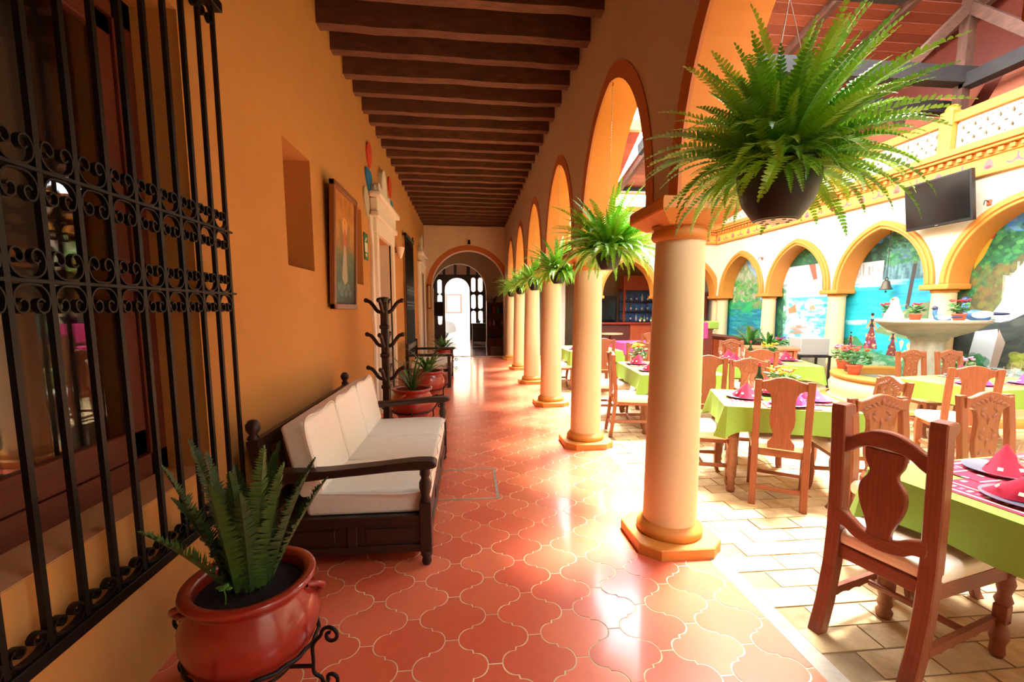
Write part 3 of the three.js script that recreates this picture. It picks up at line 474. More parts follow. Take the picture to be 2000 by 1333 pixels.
// ---- clay pots on iron scroll stands
const potPts = [[0.001, 0.1], [0.14, 0.1], [0.18, 0.12], [0.24, 0.2], [0.268, 0.28], [0.268, 0.34], [0.245, 0.4], [0.222, 0.43], [0.218, 0.445], [0.25, 0.47], [0.258, 0.482], [0.254, 0.495], [0.238, 0.5], [0.212, 0.494], [0.204, 0.475], [0.206, 0.4]];
const spiral2 = (r0, turns, n = 26) => Array.from({ length: n + 1 }, (_, i) => { const t = i / n, a = t * turns * 2 * PI, r = r0 * (1 - 0.72 * t); return [r * cos(a), r * sin(a)]; });
function makePot(label, pos, turn = 0, group = 'red clay pots on iron scroll stands') {
  const o = thing('clay_pot', label, 'plant pot', pos, turn, group);
  part('pot_body', lathe(potPts, 48), M.potRed, o);
  for (const s of [1, -1]) part('handle', tube([[s * 0.222, 0.44, 0.05], [s * 0.275, 0.42, 0.03], [s * 0.28, 0.39, 0], [s * 0.262, 0.37, 0]], 0.014, 12, 8), M.potRed, o);
  part('soil', lathe([[0.001, 0.45], [0.1, 0.455], [0.206, 0.44]], 24), M.soil, o);
  return o;
}
function makeStand(label, pos, turn = 0) {
  const o = thing('pot_stand', label, 'stand', pos, turn, 'wrought iron pot stands');
  const R = [], y = 0.2, r = 0.254; for (let k = 0; k < 48; k++) { const a = k / 48 * 2 * PI; R.push([r * cos(a) + 0.003 * cos(k * 2.1), y + 0.004 * sin(k * 2.1), r * sin(a)]); }
  part('ring', tube(R, 0.009, 96, 6, true), M.iron, o);
  const lowR = []; for (let k = 0; k < 24; k++) { const a = k / 24 * 2 * PI; lowR.push([0.15 * cos(a), 0.088, 0.15 * sin(a)]); } part('lower_ring', tube(lowR, 0.008, 48, 6, true), M.iron, o);
  for (let k = 0; k < 4; k++) {
    const a = k * PI / 2 + 0.4, up = spiral2(0.042, 1.25), dn = spiral2(0.042, 1.15);
    const pts = [...up.slice().reverse().map(([u, v]) => [r + 0.01 + 0.042 - u + 0.04, 0.24 + v + 0.01]), [r + 0.012, 0.2], [r + 0.01, 0.13], [r + 0.012, 0.07], ...dn.map(([u, v]) => [r + 0.045 + 0.03 - u + 0.012, 0.048 - v])].map(([x, yy]) => [x * cos(a), Math.max(yy, 0.009), x * sin(a)]);
    const leg = part('scroll_leg', tube(pts, 0.0085, 90, 6), M.iron, o);
    part('strut', bar([(r + 0.01) * cos(a), 0.1, (r + 0.01) * sin(a)], [0.15 * cos(a), 0.088, 0.15 * sin(a)], 0.012), M.iron, leg);
  }
  return o;
}
// frond: a curved rib with rows of leaflets; grows along +y and bends towards +z
function frondGeo(L, phi0, phi1, N, plen, pw, seed, clump = 1, droop = 0.25) {
  const R = rng(seed), pos = [], P = [], Tn = []; let y = 0, z = 0, x = 0; const wob = (R() - 0.5) * 0.5;
  for (let i = 0; i <= N; i++) { const s = i / N, phi = phi0 + (phi1 - phi0) * Math.pow(s, 1.15); P.push([x, y, z]); Tn.push([0, cos(phi), sin(phi)]); y += cos(phi) * L / N; z += sin(phi) * L / N; x += wob * s * L / N * 0.5; }
  const tri = (a, b, c) => pos.push(...a, ...b, ...c);
  for (let i = 0; i < N; i++) { const w = 0.0022 * (1 - 0.7 * i / N), a = P[i], b = P[i + 1]; tri([a[0] - w, a[1], a[2]], [a[0] + w, a[1], a[2]], [b[0], b[1], b[2]]); tri([a[0], a[1] - w, a[2] + w], [a[0], a[1] + w, a[2] - w], b); }
  for (let i = 2; i <= N; i++) {
    const s = i / N, env = Math.min(1, s * 6) * Math.pow(1 - Math.pow(s, 2.2), 0.8) + 0.12, l = plen * env * (0.88 + 0.24 * R()), t = Tn[i], nrm = [0, -t[2], t[1]];   // nrm: upper side of the blade
    for (const sd of [-1, 1]) {
      const f = 0.22 + 0.15 * R(), dz = -droop * (0.6 + 0.8 * R()), d = [sd * 0.95, t[1] * f - nrm[1] * dz * -1, t[2] * f - nrm[2] * dz * -1].map((v) => v), c = P[i], w = pw * (0.8 + 0.4 * R());
      const at = (k, o) => [c[0] + d[0] * l * k, c[1] + d[1] * l * k + t[1] * o, c[2] + d[2] * l * k + t[2] * o];
      const b0 = at(0.02, -w * 0.5), b1 = at(0.02, w * 0.6), m0 = at(0.62, -w * 0.45), m1 = at(0.62, w * 0.5), tip = at(1, w * 0.1);
      tri(b0, m0, b1); tri(m0, m1, b1); tri(m0, tip, m1);
    }
  }
  const g = new THREE.BufferGeometry(); g.setAttribute('position', new THREE.BufferAttribute(new Float32Array(pos), 3)); g.computeVertexNormals(); return g;
}
makeStand('black iron scroll stand holding the big red pot nearest the camera', [-0.86, 0, -1.74], 0.2).scale.setScalar(0.92);
makePot('big glossy red clay pot nearest the camera', [-0.86, 0, -1.74], 0.25).scale.setScalar(0.92);
{
  const o = thing('sword_fern', 'stiff upright sword fern in the red pot nearest the camera', 'fern', [-0.86, 0.415, -1.74]);
  const fr = [[-1.2, 0.28, 0.12, 0.56], [-0.9, 0.52, 0.25, 0.42], [-2.0, 0.24, 0.16, 0.6], [2.6, 0.1, 0.1, 0.55], [0.9, 0.04, 0.08, 0.58], [1.5, 0.3, 0.16, 0.5], [1.9, 0.42, 0.2, 0.46], [-0.3, 0.18, 0.1, 0.5], [0.4, 0.1, 0.2, 0.44], [-1.5, 0.34, 0.2, 0.42], [2.9, 0.2, 0.2, 0.5], [-2.6, 0.14, 0.12, 0.46], [0.2, 0.02, 0.1, 0.5], [1.2, 0.16, 0.1, 0.52], [-1.7, 0.12, 0.1, 0.54], [2.2, 0.3, 0.2, 0.5]];
  fr.forEach(([az, p0, dp, L], k) => { const m = part('frond', frondGeo(L, p0, p0 + dp, 54, 0.056, 0.0098, 60 + k, 1, 0.5), M.swordFern[k % 3], o); m.position.set(0.07 * sin(az), 0, 0.07 * cos(az)); m.rotation.y = az; });
  const s = thing('seedling', 'tiny pale green seedling in the soil of the near red pot', 'seedling', [-0.9, 0.416, -1.63]);
  part('stem', tube([[0, 0, 0], [0.005, 0.03, 0.003], [-0.002, 0.06, 0]], 0.003, 8, 5), M.leaf[1], s);
  for (let k = 0; k < 4; k++) { const g = new THREE.SphereGeometry(0.016, 8, 6).scale(1, 0.25, 0.7).translate(0.014, 0.062 + k * 0.003, 0).rotateY(k * 1.6); part('leaf', g, M.leaf[1], s); }
}
// ---- sofa
{
  const o = thing('wooden_sofa', 'dark carved wooden sofa with cream cushions along the orange wall', 'sofa', [-0.675, 0, -3.46], 0);
  const zN = 0.93, zF = -0.93, xF = 0.42, xB = -0.43;                       // near end, far end, front, back (local)
  const leg = [[0.001, 0], [0.022, 0], [0.03, 0.02], [0.024, 0.045], [0.034, 0.06], [0.034, 0.08], [0.026, 0.09]], neck = [[0.026, 0.38], [0.034, 0.395], [0.024, 0.42], [0.036, 0.47], [0.036, 0.5], [0.022, 0.53], [0.032, 0.55], [0.028, 0.59]];
  for (const z of [zN, zF]) {
    const s = Math.sign(z);
    part('front_leg', [lathe(leg, 16).translate(xF, 0, z), muv(rspan(xF - 0.034, xF + 0.034, 0.085, 0.385, z - 0.034, z + 0.034, 0.006), 'y'), lathe(neck, 16).translate(xF, 0, z)], M.sofaWood, o);
    part('back_post', [muv(bar([xB + 0.06, 0, z], [xB - 0.08, 0.78, z], 0.06, 0.06), 'y'), lathe([[0.024, 0.77], [0.034, 0.79], [0.02, 0.81], [0.038, 0.84], [0.038, 0.865], [0.022, 0.89], [0.001, 0.895]], 14).translate(xB - 0.08, 0, z)], M.sofaWood, o);
    const armP = [[xB - 0.03, 0.585], [xB + 0.3, 0.6], [xB + 0.55, 0.618], [xF + 0.0, 0.64], [xF + 0.06, 0.63], [xF + 0.07, 0.61], [xF + 0.05, 0.595], [xF - 0.15, 0.585], [xB + 0.4, 0.562], [xB - 0.03, 0.545]];
    part('arm', muv(extrude(poly(smooth(armP, 50)), 0.085, 0.008).translate(0, 0, z - 0.0425), 'x'), M.sofaWood, o);
    const pan = part('side_panel', [muv(rspan(xB, xF, 0.25, 0.31, z - 0.022, z + 0.022), 'x'), muv(rspan(xB, xF, 0.085, 0.135, z - 0.022, z + 0.022), 'x'), muv(rspan(-0.03, 0.03, 0.13, 0.26, z - 0.02, z + 0.02), 'y'), muv(span(xB, xF, 0.12, 0.26, z - 0.008, z + 0.008), 'x')], M.sofaWood, o);
    for (const c of [-0.225, 0.205]) part('raised_panel', muv(rspan(c - 0.13, c + 0.13, 0.155, 0.235, z + s * 0.006, z + s * 0.016, 0.005), 'x'), M.sofaWood, pan);
  }
  const fr = part('front_rail', [muv(rspan(xF - 0.02, xF + 0.02, 0.26, 0.32, zF, zN), 'z'), muv(rspan(xF - 0.02, xF + 0.02, 0.1, 0.15, zF, zN), 'z'), muv(span(xF - 0.012, xF + 0.006, 0.13, 0.28, zF, zN), 'z'), ...[-0.31, 0.31].map((z) => muv(rspan(xF - 0.02, xF + 0.018, 0.1, 0.32, z - 0.03, z + 0.03), 'y'))], M.sofaWood, o);
  for (const z of [-0.62, 0, 0.62]) part('raised_panel', muv(rspan(xF + 0.004, xF + 0.014, 0.165, 0.245, z - 0.22, z + 0.22, 0.005), 'z'), M.sofaWood, fr);
  part('seat_deck', muv(span(xB, xF - 0.02, 0.27, 0.295, zF, zN), 'z'), M.sofaWood, o);
  part('back_rail', [muv(bar([xB - 0.072, 0.74, zF], [xB - 0.072, 0.74, zN], 0.035, 0.08), 'z'), muv(bar([xB - 0.01, 0.38, zF], [xB - 0.01, 0.38, zN], 0.035, 0.07), 'z')], M.sofaWood, o);
  for (let k = 0; k < 11; k++) { const z = zF + 0.12 + k * 0.162; part('back_slat', muv(bar([xB - 0.012, 0.38, z], [xB - 0.07, 0.72, z], 0.05, 0.02), 'y'), M.sofaWood, o); }
  const puff = (g, ax, amt) => { const p = g.attributes.position; g.computeBoundingBox(); const b = g.boundingBox, c = b.getCenter(V3()), h = b.getSize(V3()).multiplyScalar(0.5); for (let i = 0; i < p.count; i++) { const v = V3().fromBufferAttribute(p, i), q = [(v.x - c.x) / h.x, (v.y - c.y) / h.y, (v.z - c.z) / h.z], o2 = [0, 1, 2].filter((k) => k !== ax); const k = amt * (1 - q[o2[0]] ** 2) * (1 - q[o2[1]] ** 2) * Math.sign(q[ax]) + 0.004 * noise.noise(v.x * 9, v.y * 9, v.z * 9); if (ax === 1) p.setY(i, v.y + k); else p.setX(i, v.x + k); } g.computeVertexNormals(); return g; };
  for (let k = 0; k < 3; k++) {
    const z = 0.602 - k * 0.602, wz = 0.594;
    const s = thing('seat_cushion', ['cream seat cushion nearest the camera on the dark sofa', 'middle cream seat cushion of the dark sofa', 'cream seat cushion at the far end of the dark sofa'][k], 'cushion', [-0.675, 0, -3.46], 0, 'cream sofa cushions');
    const sg = new RoundedBoxGeometry(0.7, 0.14, wz, 5, 0.028).translate(0.085, 0.37, z); part('cover', muv(puff(sg, 1, 0.016), 'x'), M.sofaCloth, s);
    part('piping', tube([[-0.24, 0.432, z - wz / 2 + 0.014], [0.418, 0.432, z - wz / 2 + 0.014], [0.428, 0.432, z], [0.418, 0.432, z + wz / 2 - 0.014], [-0.24, 0.432, z + wz / 2 - 0.014]], 0.005, 40, 5), M.sofaCloth, s);
    const b = thing('back_cushion', ['cream back cushion nearest the camera on the dark sofa', 'middle cream back cushion of the dark sofa', 'cream back cushion at the far end of the dark sofa'][k], 'cushion', [-0.675, 0, -3.46], 0, 'cream sofa cushions');
    const bg = new RoundedBoxGeometry(0.14, 0.44, wz, 5, 0.028); puff(bg, 0, 0.018); part('cover', muv(bg, 'y').rotateZ(0.21).translate(-0.275, 0.64, z), M.sofaCloth, b);
    part('piping', tube([[0.062, -0.2, -wz / 2 + 0.012], [0.066, 0.205, -wz / 2 + 0.012], [0.066, 0.21, 0], [0.066, 0.205, wz / 2 - 0.012], [0.062, -0.2, wz / 2 - 0.012]], 0.005, 40, 5).rotateZ(0.21).translate(-0.275, 0.64, z), M.sofaCloth, b);
  }
}
// ---- coat stand
{
  const o = thing('coat_stand', 'dark wooden coat stand with three tiers of pegs beside the sofa', 'coat stand', [-0.93, 0, -5.15]);
  const w = M.sofaWood;
  part('pole', [muv(rbox(0.085, 1.52, 0.085, 0.02, 0, 0.82), 'y'), lathe([[0.001, 1.56], [0.05, 1.56], [0.035, 1.585], [0.05, 1.61], [0.05, 1.63], [0.001, 1.635]], 14), ...[0.62, 0.98, 1.3].map((y) => muv(rbox(0.105, 0.05, 0.105, 0.015, 0, y), 'y'))], w, o);
  for (const y of [0.72, 1.1, 1.48]) for (let k = 0; k < 4; k++) { const a = k * PI / 2 + 0.1, P = [[0.03, y - 0.02], [0.08, y + 0.0], [0.12, y + 0.055], [0.16, y + 0.1], [0.2, y + 0.115]]; part('peg', tube(P.map(([r, yy]) => [r * cos(a), yy, r * sin(a)]), 0.021, 14, 8), w, o); part('peg_knob', ball(0.027, 0.2 * cos(a), y + 0.115, 0.2 * sin(a), 10), w, o); }
  for (let k = 0; k < 4; k++) { const a = k * PI / 2 + 0.8; part('foot', tube([[0.03 * cos(a), 0.25, 0.03 * sin(a)], [0.13 * cos(a), 0.16, 0.13 * sin(a)], [0.22 * cos(a), 0.03, 0.22 * sin(a)]], 0.028, 12, 8), w, o); }
}
// ---- further pots with plants along the wall
function strapPlant(name, label, pos, n, L, w, seed, mats = M.leaf, lift = 0.45, arch2 = 1.1) {
  const o = thing(name, label, 'plant', pos), R = rng(seed);
  for (let k = 0; k < n; k++) {
    const az = k * 2.399 + R() * 0.6, l = L * (0.7 + 0.5 * R()), p0 = 0.1 + lift * R(), p1 = p0 + arch2 * (0.5 + R()), N = 8, v = []; let y = 0, z = 0; const row = [];
    for (let i = 0; i <= N; i++) { const s = i / N, ph = p0 + (p1 - p0) * s, ww = w * (0.35 + 1.3 * s) * Math.pow(1 - s, 0.7) + 0.001; row.push([[-ww, y + ww * 0.25, z], [0, y, z], [ww, y + ww * 0.25, z]]); y += cos(ph) * l / N; z += sin(ph) * l / N; }
    for (let i = 0; i < N; i++) for (const j of [0, 1]) { const a = row[i][j], b = row[i][j + 1], c = row[i + 1][j + 1], d = row[i + 1][j]; v.push(...a, ...b, ...c, ...a, ...c, ...d); }
    const g = new THREE.BufferGeometry(); g.setAttribute('position', new THREE.BufferAttribute(new Float32Array(v), 3)); g.computeVertexNormals();
    const m = part('leaf', g, mats[k % 3], o); m.rotation.y = az; m.position.set(0.02 * sin(az), 0, 0.02 * cos(az));
  }
  return o;
}
makeStand('iron scroll stand under the red pot beyond the sofa', [-0.72, 0, -5.75], 0.5); makePot('red clay pot beyond the far arm of the sofa', [-0.72, 0, -5.75], 1.1);
strapPlant('strap_leaf_plant', 'dark strap-leaved plant in the red pot beyond the sofa', [-0.72, 0.44, -5.75], 26, 0.52, 0.02, 71, M.swordFern, 0.6, 1.2);
makeStand('iron scroll stand under the third red pot along the wall', [-0.66, 0, -7.35], 0.1); makePot('third red clay pot along the wall, with broad leaves', [-0.66, 0, -7.35], 0.4);
strapPlant('broad_leaf_plant', 'broad-leaved green plant in the third red pot along the wall', [-0.66, 0.44, -7.35], 20, 0.5, 0.05, 72, M.leaf, 0.7, 1.2);
makeStand('iron scroll stand under the farthest red pot by the second bench', [-0.62, 0, -11.2], 0.1); makePot('farthest red clay pot, past the second bench', [-0.62, 0, -11.2], 0.9);
strapPlant('broad_leaf_plant', 'broad-leaved plant in the farthest red pot by the end arch', [-0.62, 0.44, -11.2], 18, 0.55, 0.05, 73, M.leaf, 0.9, 1.3);
// ---- second bench far down the wall
{
  const o = thing('wooden_bench', 'second dark wooden bench farther down the orange wall', 'bench', [-0.75, 0, -9.3]), w = M.sofaWood;
  for (const z of [0.75, -0.75]) { part('leg', muv(rspan(0.36, 0.42, 0, 0.62, z - 0.03, z + 0.03), 'y'), w, o); part('leg', muv(rspan(-0.42, -0.36, 0, 0.85, z - 0.03, z + 0.03), 'y'), w, o); part('arm', muv(rspan(-0.42, 0.46, 0.6, 0.65, z - 0.045, z + 0.045, 0.015), 'x'), w, o); }
  part('seat_board', muv(rspan(-0.4, 0.42, 0.3, 0.34, -0.75, 0.75), 'z'), w, o); part('back_rail', muv(rspan(-0.42, -0.38, 0.7, 0.8, -0.75, 0.75), 'z'), w, o);
  part('cushion', rbox(0.74, 0.12, 1.4, 0.03, 0.02, 0.4, 0), M.sofaCloth, o); part('apron', muv(rspan(0.37, 0.4, 0.12, 0.3, -0.75, 0.75), 'z'), w, o);
}

// ================================================================ HANGING FERNS
{
  const lib = []; const kinds = [[0.1, 0.75], [0.3, 1.0], [0.5, 1.35], [0.7, 1.7], [0.85, 2.1], [1.1, 2.45], [1.3, 2.75]];
  kinds.forEach(([a, b], k) => { for (let v = 0; v < 3; v++) lib.push([frondGeo(0.62, a, b, 30, 0.052, 0.017, 200 + k * 3 + v, 1, 0.3), k]); });
  const potG = lathe([[0.001, 0], [0.075, 0], [0.08, 0.004], [0.118, 0.06], [0.138, 0.13], [0.142, 0.185], [0.147, 0.187], [0.147, 0.2], [0.136, 0.2], [0.13, 0.17]], 32), bottomG = lathe([[0.001, -0.0015], [0.07, -0.0015]], 24).rotateX(0);
  const links = []; for (let k = 0; k < 44; k++) links.push(new THREE.OctahedronGeometry(0.0055, 0).scale(1, 1.5, 1).translate(0, k * 0.019, 0)); const chainG = merge(links);
  function hangingFern(label, z, size, count, seed, x = 1.185, ps = 0.76) {
    const y = 1.83, bias = ps < 1 ? 0.72 : 0.95, pot = thing('hanging_pot', label[0], 'plant pot', [x, y, z], 0, 'black pots hung under the arches');
    part('pot_body', potG, M.potBlack, pot); const dr = part('drain_base', bottomG, M.china, pot, 'pale perforated underside'); dr.rotation.x = PI; dr.position.y = -0.001; dr.rotation.x = 0;
    for (let k = 0; k < 8; k++) part('drain_hole', new THREE.CylinderGeometry(0.007, 0.007, 0.002, 8).translate(0.048 * cos(k * PI / 4), -0.0025, 0.048 * sin(k * PI / 4)), M.potBlack, dr);
    part('soil', lathe([[0.001, 0.175], [0.135, 0.165]], 20), M.soil, pot);
    const top = 0.78; for (let k = 0; k < 3; k++) { const a = k * 2.094 + 0.5; part('wire', tube([[0.14 * cos(a), 0.19, 0.14 * sin(a)], [0.07 * cos(a), 0.5, 0.07 * sin(a)], [0, top, 0]], 0.0016, 10, 4), M.chain, pot); }
    pot.scale.setScalar(ps); const ch = part('chain', chainG, M.chain, pot); ch.position.y = top; ch.scale.y = (3.31 - y - top * ps) / (0.83 * ps);
    part('hook', tube([[0, (3.29 - y) / ps, 0], [0.01, (3.31 - y) / ps, 0], [0, (3.335 - y) / ps, 0]], 0.004, 8, 5), M.ironDull, pot);
    const f = thing('hanging_fern', label[1], 'fern', [x, y + 0.17 * ps, z], 0, 'boston ferns under the arches'), R = rng(seed);
    for (let k = 0; k < count; k++) {
      const t = k / count, kind = Math.min(6, Math.floor(Math.pow(t, bias) * 6.99)), [g] = lib[kind * 3 + ((R() * 3) | 0)], az = k * 2.39996 + (R() - 0.5) * 0.7, s = size * (0.55 + 0.6 * R()) * (kind > 4 ? 0.85 : 1);
      const m = part('frond', g, M.fern[(R() * 4) | 0], f); m.rotation.set((R() - 0.5) * 0.3, az, (R() - 0.5) * 0.5, 'YXZ'); m.scale.set(s * (0.85 + 0.2 * R()), s, s); m.position.set(0.05 * sin(az) * size, 0, 0.05 * cos(az) * size);
    }
    const inner = [[], []]; for (let k = 0; k < count * 0.55; k++) { const kind = (R() * 7) | 0, az = R() * 6.283, s = size * (0.32 + 0.38 * R()), e = new THREE.Euler((R() - 0.5) * 0.7, az, (R() - 0.5) * 0.9, 'YXZ'); inner[k % 2].push(lib[kind * 3][0].clone().applyMatrix4(new THREE.Matrix4().compose(V3(0.07 * sin(az) * size, 0, 0.07 * cos(az) * size), new THREE.Quaternion().setFromEuler(e), V3(s * 1.1, s, s)))); }
    inner.forEach((l, k) => { const m = part('inner_foliage', l, M.fern[k * 2], f); m.userData.kind = 'stuff'; });
    return f;
  }
  hangingFern(['big black hanging pot at upper right, nearest the camera', 'largest bushy green fern hanging at upper right'], -1.62, 0.78, 298, 11, 1.16, 1);
  hangingFern(['black pot hung under the second arch', 'bushy fern hanging beside the nearest column, under the second arch'], -3.72, 0.86, 230, 12);
  hangingFern(['black pot hung under the third arch', 'fern hanging under the third arch of the corridor'], -5.82, 0.82, 190, 13);
  hangingFern(['black pot hung under the fourth arch', 'fern hanging under the fourth arch of the corridor'], -7.92, 0.8, 140, 14);
  hangingFern(['black pot hung under the fifth arch', 'fern hanging under the fifth arch of the corridor'], -10.02, 0.8, 120, 15);
  hangingFern(['black pot hung under the last arch', 'farthest hanging fern, under the last arch'], -12.12, 0.8, 110, 16);
}
// ================================================================ ENTRANCE PASSAGE AND STREET
{
  const gz = -21.6, gate = struct('door_3', 'dark wooden street gate with oval glazed lights and an open arched doorway', 'door');
  const s = poly([[-1.6, 0], [-1.6, 3.85], [0.95, 3.85], [0.95, 0], [0.1, 0], ...arch(-0.475, 0.575, 2.4, 0.56, 0.1).reverse(), [-1.05, 0]]);
  const oval = (x, y, w, h) => { const p = new THREE.Path(); p.moveTo(x - w, y - h + w); p.lineTo(x - w, y + h - w); p.absarc(x, y + h - w, w, PI, 0, true); p.lineTo(x + w, y - h + w); p.absarc(x, y - h + w, w, 0, -PI, true); s.holes.push(p); };
  const rect = (x0, x1, y0, y1) => s.holes.push(new THREE.Path([V2(x0, y0), V2(x0, y1), V2(x1, y1), V2(x1, y0)]));
  for (const x of [0.29, 0.62]) for (const y of [1.08, 1.85, 2.65]) oval(x, y, 0.1, 0.33);
  for (const y of [1.08, 1.85, 2.55]) oval(-1.3, y, 0.1, 0.33);
  for (const [a, b] of [[-1.45, -1.15], [-1.02, -0.62], [-0.5, -0.02], [0.14, 0.42], [0.53, 0.83]]) rect(a, b, 3.12, 3.72);
  const dw = wood(rgb(46, 28, 22), 0.5);
  part('gate_frame', muv(extrude(s, 0.07).translate(0, 0, gz)), dw, gate);
  part('pane', span(-1.58, -1.08, 0.6, 3.06, gz + 0.03, gz + 0.036), M.glass, gate); part('pane', span(0.13, 0.93, 0.6, 3.06, gz + 0.03, gz + 0.036), M.glass, gate); part('transom_panel', span(-1.56, 0.92, 3.08, 3.8, gz + 0.02, gz + 0.03), plaster(rgb(190, 156, 140)), gate);
  // street: pavement, house front, parked car, scooter
  const st = struct('floor_street', 'sunlit pale street paving beyond the gate', 'street'); part('paving', muv(span(-14, 12, -0.25, -0.05, -22, -45)), std(rgb(214, 204, 188), 0.85, { map: T.stone }), st);
  const h = thing('street_house', 'pale house front across the street seen through the gate', 'building', [0, 0, -30]);
  part('facade', muv(span(-9, 8, -0.1, 4.2, -0.4, 0)), plaster(rgb(240, 220, 190)), h); part('cornice', muv(span(-9.1, 8.1, 3.1, 3.45, -0.1, 0.25)), plaster(rgb(226, 170, 120)), h); part('roof', muv(span(-9.2, 8.2, 4.2, 4.45, -2.5, 0.5)), M.terracotta, h);
  for (const x of [-0.9, 2.2, -4]) { const wn = part('window', span(x - 0.55, x + 0.55, 1.2, 2.5, -0.02, 0.04), M.windowWood, h); part('pane', span(x - 0.42, x + 0.42, 1.32, 2.38, 0.03, 0.05), std(rgb(150, 140, 120), 0.3), wn); }
  const car = thing('parked_car', 'grey car parked in the street beyond the gate', 'car', [-2.6, -0.05, -24.4]);
  const prof = smooth([[-2.0, 0.35], [-2.02, 0.7], [-1.9, 0.95], [-1.3, 1.02], [-0.8, 1.42], [0.5, 1.45], [1.0, 1.05], [1.8, 0.92], [2.0, 0.7], [2.0, 0.35], [1.0, 0.28], [-1.0, 0.28]], 60);
  const paint = phys(rgb(120, 116, 112), 0.3, { clearcoat: 0.8 }); part('body', extrude(poly(prof), 1.55, 0.05).translate(0, 0, -0.78), paint, car); part('side_window', extrude(poly([[-0.95, 1.06], [-0.65, 1.36], [0.42, 1.38], [0.82, 1.06]]), 1.66).translate(0, 0, -0.83), M.plasticBlack, car);
  for (const x of [-1.28, 1.3]) for (const z of [-0.68, 0.72]) { const w = part('wheel', new THREE.TorusGeometry(0.25, 0.09, 10, 24).translate(x, 0.34, z), M.plasticBlack, car); part('hub_cap', new THREE.CylinderGeometry(0.2, 0.2, 0.1, 18).rotateX(PI / 2).translate(x, 0.34, z), M.steel, w); }
  const sc = thing('scooter', 'scooter at the kerb to the right of the open gate', 'scooter', [0.95, -0.05, -23.6]);
  for (const x of [-0.6, 0.55]) part('wheel', new THREE.TorusGeometry(0.2, 0.05, 8, 20).translate(x, 0.25, 0), M.plasticBlack, sc); part('body', rbox(0.8, 0.3, 0.28, 0.1, 0.2, 0.55, 0), std(rgb(190, 60, 50), 0.4), sc); part('shield', bar([-0.5, 0.3, 0], [-0.35, 0.95, 0], 0.3, 0.05), std(rgb(190, 60, 50), 0.4), sc); part('seat', rbox(0.6, 0.1, 0.24, 0.04, 0.25, 0.76, 0), M.plasticBlack, sc); part('handlebar', bar([-0.33, 1.0, -0.3], [-0.33, 1.0, 0.3], 0.03), M.steel, sc);
  // display cabinet, desk, monitor, lamps in the passage
  const c = thing('display_cabinet', 'dark display cabinet with shelves of crafts right of the passage', 'cabinet', [1.02, 0, -16.2]), cw = wood(rgb(110, 58, 36), 0.5);
  part('side', muv(rspan(-0.34, -0.3, 0, 1.75, -0.2, 0.2), 'y'), cw, c); part('side', muv(rspan(0.3, 0.34, 0, 1.75, -0.2, 0.2), 'y'), cw, c); part('back_panel', muv(span(-0.3, 0.3, 0.3, 1.75, -0.2, -0.18), 'y'), cw, c);
  part('base', muv(extrude(poly([[-0.34, 0], [-0.34, 0.45], [0.34, 0.45], [0.34, 0], [0.22, 0], [0.2, 0.16], [-0.2, 0.16], [-0.22, 0]]), 0.04).translate(0, 0, 0.16), 'x'), cw, c);
  [0.45, 0.9, 1.32, 1.74].forEach((y) => part('shelf', muv(span(-0.31, 0.31, y - 0.02, y, -0.19, 0.19), 'x'), cw, c));
  const cols = [[60, 130, 90], [200, 110, 60], [60, 90, 160], [220, 200, 160], [170, 60, 60], [90, 60, 120]];
  [0.45, 0.9, 1.32].forEach((y, r) => { for (let k = 0; k < 4; k++) { const h2 = 0.16 + 0.05 * ((k * 3 + r) % 3), rr = 0.05 + 0.012 * ((k + r) % 2); solo('craft_jar', lathe([[0.001, 0], [rr * 0.7, 0], [rr, h2 * 0.4], [rr * 0.55, h2 * 0.8], [rr * 0.7, h2]], 12), std(rgb(...cols[(k * 2 + r) % 6]), 0.4), `${['leftmost', 'second', 'third', 'rightmost'][k]} craft jar on the ${['lowest', 'middle', 'top'][r]} shelf of the display cabinet`, 'jar', [0.8 + k * 0.145, y, -16.18], 0, `craft jars on the ${['lowest', 'middle', 'top'][r]} cabinet shelf`); } });
  strapPlant('potted_plant', 'dark leafy plant on top of the display cabinet', [0.98, 1.74, -16.2], 14, 0.34, 0.03, 91, M.swordFern, 0.8, 1.1);
  const d = thing('black_desk', 'small black desk inside the passage near the gate', 'desk', [0.5, 0, -19.2]); part('cabinet', rspan(-0.3, 0.3, 0.12, 0.86, -0.22, 0.22, 0.01), M.plasticBlack, d); part('top', rspan(-0.34, 0.34, 0.86, 0.9, -0.26, 0.26, 0.01), M.plasticBlack, d); for (const x of [-0.28, 0.28]) part('leg', rspan(x - 0.02, x + 0.02, 0, 0.12, -0.2, 0.2), M.plasticBlack, d);
  strapPlant('potted_plant', 'small plant standing on the black desk', [0.5, 0.9, -19.2], 12, 0.4, 0.03, 92, M.swordFern, 0.6, 1.0);
  const mo = thing('wall_monitor', 'black monitor on a bracket left inside the passage', 'monitor', [-1.0, 1.25, -15.3], 0.5); part('housing', rspan(-0.2, 0.2, 0, 0.5, -0.03, 0.03, 0.01), M.plasticBlack, mo); part('screen', span(-0.18, 0.18, 0.03, 0.47, 0.03, 0.033), M.screen, mo); part('bracket', bar([0, 0.25, -0.03], [-0.55, 0.25, -0.5], 0.04), M.ironDull, mo);
  const pf = thing('picture_frame', 'narrow wooden frame on the left pier of the end arch', 'picture', [-1.16, 1.5, ZE + 0.075]); part('frame', muv(rspan(-0.055, 0.055, 0, 0.75, 0, 0.03), 'y'), cw, pf); part('panel', span(-0.035, 0.035, 0.04, 0.71, 0.03, 0.033), M.cream, pf);
  const sp = thing('spot_lamp', 'small dark spotlight over the end arch', 'lamp', [0.07, 3.55, ZE]); part('bracket', bar([0, 0, 0], [0, 0, 0.1], 0.02), M.ironDull, sp); part('head', cyl(0.05, 0.035, 0.13, 0, -0.08, 0.12, 12), M.ironDull, sp);
}

